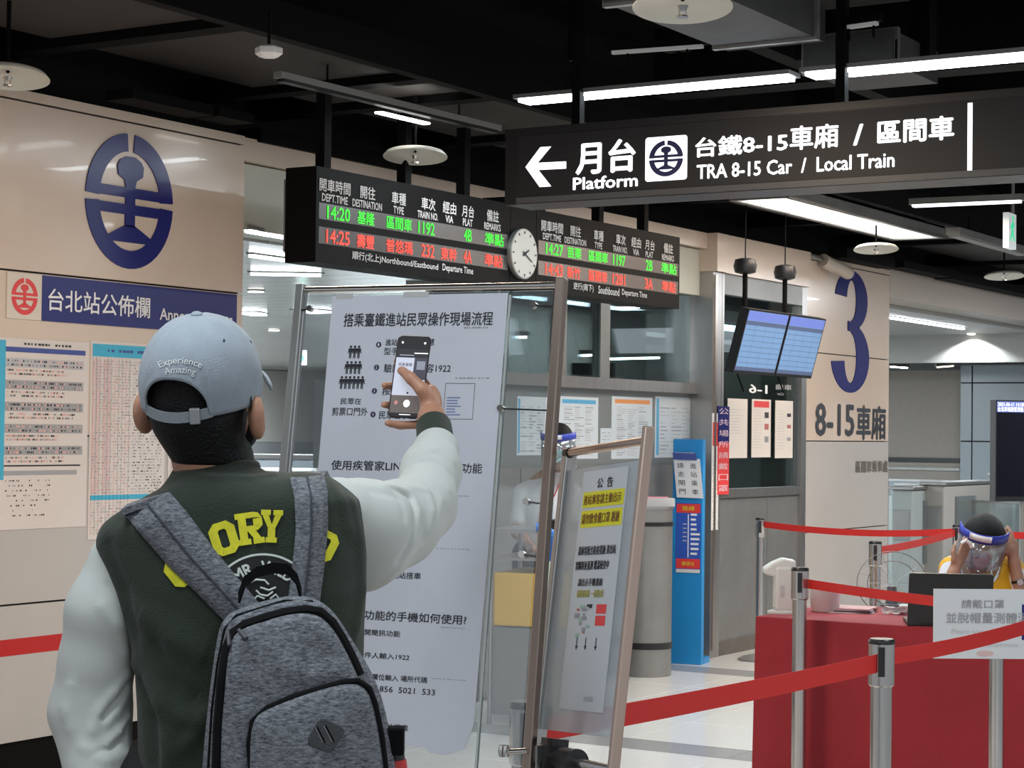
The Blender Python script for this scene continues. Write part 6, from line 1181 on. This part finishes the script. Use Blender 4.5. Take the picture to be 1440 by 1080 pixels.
# straps
def strap(pairs, name):
    L = []; R2 = []
    # denser rails
    N = 26; P0 = np.array([p[0] for p in pairs], float); P1 = np.array([p[1] for p in pairs], float); tt = np.linspace(0, len(pairs)-1, N); ii = np.arange(len(pairs))
    rows2 = []
    for t_ in tt:
        a = V(np.interp(t_, ii, P0[:, 0]), np.interp(t_, ii, P0[:, 1])); c = V(np.interp(t_, ii, P1[:, 0]), np.interp(t_, ii, P1[:, 1])); r_ = []
        for u in np.linspace(0, 1, 7):
            q = a+(c-a)*u; h = hit(vb, q[0], q[1], .006+.010*math.sin(math.pi*u)**.5); r_.append(h if h is not None and (h-CAM)@Fh < 3.2 else (P(q[0], q[1], 3.0) if not r_ or r_[-1] is None else r_[-1]+Rh*.008))
        rows2.append(r_)
    m = MB(); A = np.array(rows2); dpt = A@Fh; dpt2 = dpt.copy()
    for _ in range(3): dpt2[1:-1] = (dpt2[:-2]+dpt2[1:-1]+dpt2[2:])/3
    A = CAM+(A-CAM)*(dpt2/dpt)[..., None]
    n0, n1 = A.shape[:2]; B = A+Fh*.012; v = np.concatenate([A.reshape(-1, 3), B.reshape(-1, 3)]); K = n0*n1; f = []
    for i in range(n0-1):
        for j in range(n1-1): q = (i*n1+j, (i+1)*n1+j, (i+1)*n1+j+1, i*n1+j+1); f.append(q); f.append(tuple(x+K for x in q[::-1]))
        f.append((i*n1, i*n1+K, (i+1)*n1+K, (i+1)*n1)); f.append((i*n1+n1-1, (i+1)*n1+n1-1, (i+1)*n1+n1-1+K, i*n1+n1-1+K))
    m.add(v, f, heather); o = m.build(name, pack, smooth=True, angle=60); m = MB(); m.tube([A[i, 3]-Fh*.0015 for i in range(n0)], .0016, mat('dark_stitch', (.05, .055, .07), .8), 6); m.build('seam', o, smooth=True)
    # the part that goes over the shoulder to the front
    e0 = A[0, 0]; e1 = A[0, -1]; m = MB(); L = [e0]; R2 = [e1]
    for k, (dz, df) in enumerate(((.006, .05), (-.012, .12), (-.07, .19), (-.16, .23), (-.28, .24))): L.append(e0+ZZ*dz+Fh*df); R2.append(e1+ZZ*dz+Fh*df)
    m.band(L, R2, .01, heather); m.build('strap_front', pack, smooth=True)
strap([((170, 716), (238, 692)), ((195, 748), (262, 720)), ((240, 800), (295, 765)), ((278, 835), (328, 806)), ((314, 872), (366, 850))], 'shoulder_strap')
strap([((408, 672), (456, 668)), ((414, 700), (461, 695)), ((416, 745), (461, 740)), ((411, 795), (456, 795)), ((405, 843), (449, 850))], 'shoulder_strap')
m = MB(); q = [(338, 848), (345, 826), (362, 812), (385, 806), (404, 808), (416, 822), (421, 842)]; hp = [P(x, y, 2.93-.02*math.sin(math.pi*i/6)) for i, (x, y) in enumerate(q)]; m.band(np.array(hp)-RR*.0, [h+UU*.016*math.cos(0)+V(0, 0, .0) for h in hp], .004, zipm); m.build('carry_handle', pack, smooth=True)
m = MB(); q = P(549, 1040, 2.90); bp = Pl(q, Rh, ZZ); m.slab(bp, -.012, .020, -.022, .018, -.02, .01, zipm); m.build('side_buckle', pack, bevel=.003)
m = MB(); m.cyl(P(556, 1068, 2.93), P(560, 1160, 2.93), .016, .022, mat('red_bottle', (.6, .03, .03), .3), 20); bo = m.build('side_bottle', label='red bottle with black cap in the backpack side pocket', cat='bottle', smooth=True); m = MB(); m.cyl(P(555, 1046, 2.93), P(556, 1068, 2.93), .013, .014, blk2, 20); m.build('cap', bo, smooth=True)

# ---- seated staff member at the desk
def skinny(n, col): return skinm(n, col)
skin2 = skinm('skin_light_brown', (.42, .24, .16)); DD = 8.75
mcx = P(1385, 900, DD+.05)*V(1, 1, 0); wo = thing('person', mcx, 'seated staff member in yellow vest and blue face shield behind the red table', 'person')
HC2 = P(1381, 762, DD); HA2 = fr(math.radians(180+22), math.radians(-16), math.radians(13)); r2, f2, u2 = HA2
g = SDF(mcx+V(-.50, -.42, .0), mcx+V(.42, .45, 1.30), .006); at2 = head_sdf(g, HC2, HA2, 1.03)
nb2 = P(1386, 797, DD+.06); g.cone(HC2-u2*.05-f2*.02, nb2, .045, .05, .02); ch2 = nb2-ZZ*.19+Fh*.02; hp2 = V(nb2[0], nb2[1], .50)+Fh*.08
g.ell(ch2, (.13, .13, .20), None, .05); g.cone(ch2, hp2, .12, .14, .05)
sl2 = P(1340, 798, DD+.04); sr2 = P(1420, 797, DD+.06); el2 = P(1322, 862, DD-.17); wl2 = P(1341, 806, DD-.16); er2 = P(1438, 850, DD-.04); wr2 = P(1427, 792, DD-.02)
for a, b, ra, rb in ((sl2, nb2, .045, .05), (sr2, nb2, .045, .05), (sl2, el2, .042, .036), (el2, wl2, .034, .026), (sr2, er2, .042, .036), (er2, wr2, .034, .024)): g.cone(a, b, ra, rb, .02)
hand_sdf(g, wl2, P(1348, 788, DD-.15), P(1362, 766, DD-.13)-P(1346, 792, DD-.15), RR*.3+UU*.9, -Fh, [.12, .12, .15, .2], .92)
hand_sdf(g, wr2, P(1421, 768, DD-.02), P(1408, 742, DD-.02)-P(1423, 772, DD-.02), -RR, RR*.6-Fh*.6, [.25, .28, .3, .3], .92)
for lat in (-.10, .10): a = hp2+Rh*lat; kn = a-Fh*.40+Rh*lat*.2; kn[2] = .52; an = V(kn[0], kn[1], .08); g.cone(a, kn, .085, .058, .04); g.cone(kn, an, .055, .038, .02); g.cone(an-ZZ*.04, an-ZZ*.045-Fh*.13, .034, .028, .02)
add_sdf(g, 'body', skin2, wo)
vestm = mat('amber_yellow_vest', (.78, .42, .015), .7, bump=(60, .3)); g = SDF(mcx+V(-.36, -.36, .40), mcx+V(.36, .36, 1.25), .006)
g.ell(ch2, (.17, .17, .215), None, .05); g.cone(ch2, hp2+ZZ*.05, .145, .16, .05); g.cone(sl2-ZZ*.01, nb2-ZZ*.03, .062, .062, .04); g.cone(sr2-ZZ*.01, nb2-ZZ*.03, .062, .062, .04); g.ell(nb2+ZZ*.03-Fh*.05, (.06, .06, .06), None, .01, 'sub')
add_sdf(g, 'vest', vestm, wo)
for a, b, c in ((sl2, el2, wl2), (sr2, er2, wr2)): g = SDF(np.minimum(a, b)-.08, np.maximum(a, b)+.08, .005); g.cone(a, a+(b-a)*.72, .053, .050, .02); g.ridge([a+(b-a)*.3-Fh*.04, a+(b-a)*.5-Fh*.045+Rh*.03], .02, .004); add_sdf(g, 'sleeve', mat('white_shirt', (.62, .64, .68), .8), wo)
m = MB(); q = P(1392, 808, DD-.10); m.tube([nb2+Rh*.055*math.cos(a)+Fh*.055*math.sin(a)+ZZ*(.0+.02*math.sin(a)) for a in np.linspace(0, 6.283, 21)[:-1]], .013, mat('orange_red_trim', (.75, .16, .03), .7), 8, closed=True); m.build('collar', wo, smooth='all')
g = SDF(HC2-.15, HC2+.15, .005); g.ell(HC2-f2*.014+u2*.012, (.097, .110, .112), np.array(HA2), .01); g.cone(HC2-f2*.04-u2*.03, HC2-f2*.03-u2*.09, .07, .055, .03); X = g.ax[0][:, None, None]; Y = g.ax[1][None, :, None]; Z = g.ax[2][None, None, :]
fw_ = (X-HC2[0])*f2[0]+(Y-HC2[1])*f2[1]+(Z-HC2[2])*f2[2]; up_ = (X-HC2[0])*u2[0]+(Y-HC2[1])*u2[1]+(Z-HC2[2])*u2[2]; g.D = smax(g.D, (fw_-.048-np.maximum(0, up_-.035)*1.3).astype(np.float32), .01); add_sdf(g, 'hair', hairm, wo)
def face_gear(who, atf, ax, s, mask_col, band_mat, tilt=0.0):
    r_, f_, u_ = ax; g = SDF(atf(0, .05, -.05)-.12, atf(0, .05, -.05)+.12, .004); g.ell(atf(0, .040, -.050), V(.066, .078, .056)*s, np.array(ax), .01); X = g.ax[0][:, None, None]; Y = g.ax[1][None, :, None]; Z = g.ax[2][None, None, :]; c = atf(0, 0, 0)
    g.D = smax(g.D, (.030*s-((X-c[0])*f_[0]+(Y-c[1])*f_[1]+(Z-c[2])*f_[2])).astype(np.float32), .006); add_sdf(g, 'face_mask', mask_col, who)
    fsh = thingp = None; L = []; R2 = []; L3 = []
    for k in range(21): a = math.radians(-88+176*k/20); base = atf(.098*math.sin(a), .116*math.cos(a), .072); L.append(base); R2.append(atf(.104*math.sin(a), .126*math.cos(a)+.012, -.135)); L3.append(atf(.098*math.sin(a), .116*math.cos(a), .034))
    m = MB(); m.band(L, R2, .001, glass('face_shield_film_'+who.name, (.90, .93, .95), .10, .05, .10)); sh = m.build('face_shield', who, smooth='all', label='clear visor film'); m = MB(); m.band([p+(p-c)*.03 for p in L], [p+(p-c)*.03 for p in L3], .004, band_mat); m.build('forehead_band', sh, smooth='all')
    m = MB(); m.band([p+(p-c)*.07-u_*.006 for p in L[7:14]], [p+(p-c)*.07+u_*.008 for p in L3[7:14]], .001, white); m.build('band_label', sh, smooth='all')
    for sx in (-1, 1):
        m = MB(); m.lathe(atf(.031*sx, .0885, .004), [(.0005, .0015), (.0055*s, 0.0)], mat('dark_iris', (.02, .012, .01), .2), 12, ax=f_); m.build('iris', who); m = MB(); m.tube([atf(.014*sx, .100, .026), atf(.030*sx, .098, .030), atf(.046*sx, .088, .026)], .0025*s, hairm, 6); m.build('eyebrow', who, smooth=True)
bandb = mat('shield_band_blue', (.03, .05, .42), .4); face_gear(wo, at2, HA2, 1.03, mat('pale_blue_mask', (.42, .48, .58), .8), bandb)
m = MB(); q = er2+(wr2-er2)*.55; dv = nrm(wr2-er2); m.cyl(q-dv*.006, q+dv*.006, .031, .031, blk2, 20); m.cyl(q-Fh*.03, q-Fh*.036, .014, .014, chrome, 16); m.build('wristwatch', wo)
m = MB(); m.tube([P(1352, 764, DD-.16), P(1358, 760, DD-.165), P(1364, 764, DD-.16), P(1366, 770, DD-.155)], .008, tis, 8); m.build('hand_tissue', label='small white tissue held to the face shield', cat='tissue', smooth=True)
sp = mat('black_trouser_cloth', (.02, .02, .025), .8); g = SDF(mcx+V(-.62, -.5, .03), mcx+V(.4, .5, .72), .009)
for lat in (-.10, .10): a = hp2+Rh*lat; kn = a-Fh*.40+Rh*lat*.2; kn[2] = .52; an = V(kn[0], kn[1], .10); g.cone(a, kn, .095, .066, .04); g.cone(kn, an, .064, .050, .02)
add_sdf(g, 'trousers', sp, wo)
t = thing('office_chair', hp2*V(1, 1, 0), 'dark stool chair under the seated staff member', 'chair'); b = MB(); b.lathe(hp2*V(1, 1, 0), [(.2, .33), (.22, .35), (.2, .375)], blk2, 24); b.build('seat', t, smooth=True); b = MB(); b.lathe(hp2*V(1, 1, 0), [(.02, .03), (.02, .33)], dsteel, 12); b.build('column', t)
for k in range(5): a = k*1.2566; b = MB(); q = hp2*V(1, 1, 0); b.cyl(q+ZZ*.05, q+V(math.cos(a)*.25, math.sin(a)*.25, .03), .018, .012, dsteel, 8); b.build('leg', t)
# ---- staff member behind the frames
DB = 11.0; m3 = P(775, 900, DB)*V(1, 1, 0); wb2 = thing('person', m3, 'staff member in white shirt, teal mask and face shield behind the poster frame', 'person')
HC3 = P(786, 624, DB-.05); HA3 = fr(math.radians(180+15), math.radians(-10)); r3, f3, u3 = HA3
g = SDF(m3+V(-.45, -.45, .0), m3+V(.45, .45, 1.60), .007); at3 = head_sdf(g, HC3, HA3, .95); nb3 = P(780, 662, DB+.02); ch3 = P(766, 730, DB+.03); hp3 = V(ch3[0], ch3[1], .82); g.cone(HC3-u3*.05, nb3, .045, .05, .02); g.ell(ch3, (.12, .12, .19), None, .05); g.cone(ch3, hp3, .11, .13, .05)
s3l = P(736, 694, DB+.04); s3r = P(804, 694, DB+.04); e3l = P(728, 748, DB-.05); w3l = P(748, 772, DB-.22); e3r = P(818, 750, DB); w3r = P(800, 775, DB-.2)
for a, b, ra, rb in ((s3l, nb3, .045, .05), (s3r, nb3, .045, .05), (s3l, e3l, .042, .036), (e3l, w3l, .034, .024), (s3r, e3r, .042, .036), (e3r, w3r, .034, .024)): g.cone(a, b, ra, rb, .02)
for w_, sx in ((w3l, -1), (w3r, 1)): hand_sdf(g, w_, w_-Fh*.07-ZZ*.02, -Fh-ZZ*.3, Rh*-sx, ZZ, [.3, .3, .3, .35], .9)
for lat in (-.09, .09): a = hp3+Rh*lat; kn = V(a[0], a[1], .44); an = V(a[0], a[1], .07); g.cone(a, kn, .082, .05, .04); g.cone(kn, an, .05, .034, .02); g.cone(an-ZZ*.035, an-ZZ*.04-Fh*.13, .032, .028, .02)
add_sdf(g, 'body', skin2, wb2)
g = SDF(m3+V(-.4, -.4, .72), m3+V(.4, .4, 1.5), .006); g.ell(ch3, (.14, .14, .20), None, .05); g.cone(ch3, hp3, .13, .145, .05)
for a, b in ((s3l, e3l), (s3r, e3r)): g.cone(a, nb3-ZZ*.02, .053, .05, .04); g.cone(a, a+(b-a)*.7, .054, .050, .02)
add_sdf(g, 'shirt', mat('white_tee', (.60, .60, .61), .8), wb2)
g = SDF(HC3-.15, HC3+.15, .005); g.ell(HC3-f3*.012+u3*.014, (.080, .098, .100), np.array(HA3), .01); X = g.ax[0][:, None, None]; Y = g.ax[1][None, :, None]; Z = g.ax[2][None, None, :]
fw_ = (X-HC3[0])*f3[0]+(Y-HC3[1])*f3[1]+(Z-HC3[2])*f3[2]; up_ = (X-HC3[0])*u3[0]+(Y-HC3[1])*u3[1]+(Z-HC3[2])*u3[2]; g.D = smax(g.D, (fw_-.030-np.maximum(0, up_-.035)*1.3).astype(np.float32), .01); add_sdf(g, 'hair', hairm, wb2)
face_gear(wb2, at3, HA3, .95, mat('teal_mask', (.20, .55, .48), .8), bandb)
m = MB(); m.tube([nb3+Rh*.045-Fh*.045-ZZ*.01, nb3+Rh*.02-Fh*.09-ZZ*.08, nb3-Rh*.005-Fh*.10-ZZ*.14], .004, mat('red_lanyard', (.5, .05, .05), .6), 6); m.build('lanyard', wb2, smooth=True)
g = SDF(m3+V(-.3, -.3, .05), m3+V(.3, .3, 1.0), .009); g.cone(hp3, hp3+ZZ*.02, .148, .14, .04)
for lat in (-.09, .09): a = hp3+Rh*lat; kn = V(a[0], a[1], .44); an = V(a[0], a[1], .10); g.cone(a, kn, .092, .062, .04); g.cone(kn, an, .062, .05, .02)
add_sdf(g, 'trousers', sp, wb2)
# ------------------------------------------------------------------ groups of repeats
GR = {'belt_post': 'silver belt barrier posts', 'barrier_belt': 'red barrier belts', 'heat_collector_disc': 'cream ceiling discs under the black ceiling', 'timetable_sheet': 'timetable sheets on the left wall', 'notice_sheet': 'notices on the booth and ticket office', 'ticket_gate': 'ticket gates',
      'hall_light': 'lights in the hall beyond the openings', 'booth_tube_light': 'lights seen through the booth windows', 'tube_light': 'white tube lights over the walkway', 'downlight': 'round downlights', 'magazine': 'magazines stacked on the red table', 'departure_board': 'LED departure boards', 'monitor': 'ceiling hung monitors', 'exit_sign': 'green exit signs', 'glass_screen': 'glass screens by the gates', 'air_duct': 'grey ducts above the walkway'}
for o in list(bpy.data.objects):
    n = o.name.split('.')[0]
    if o.parent is None and n in GR and 'label' in o and 'group' not in o: o['group'] = GR[n]
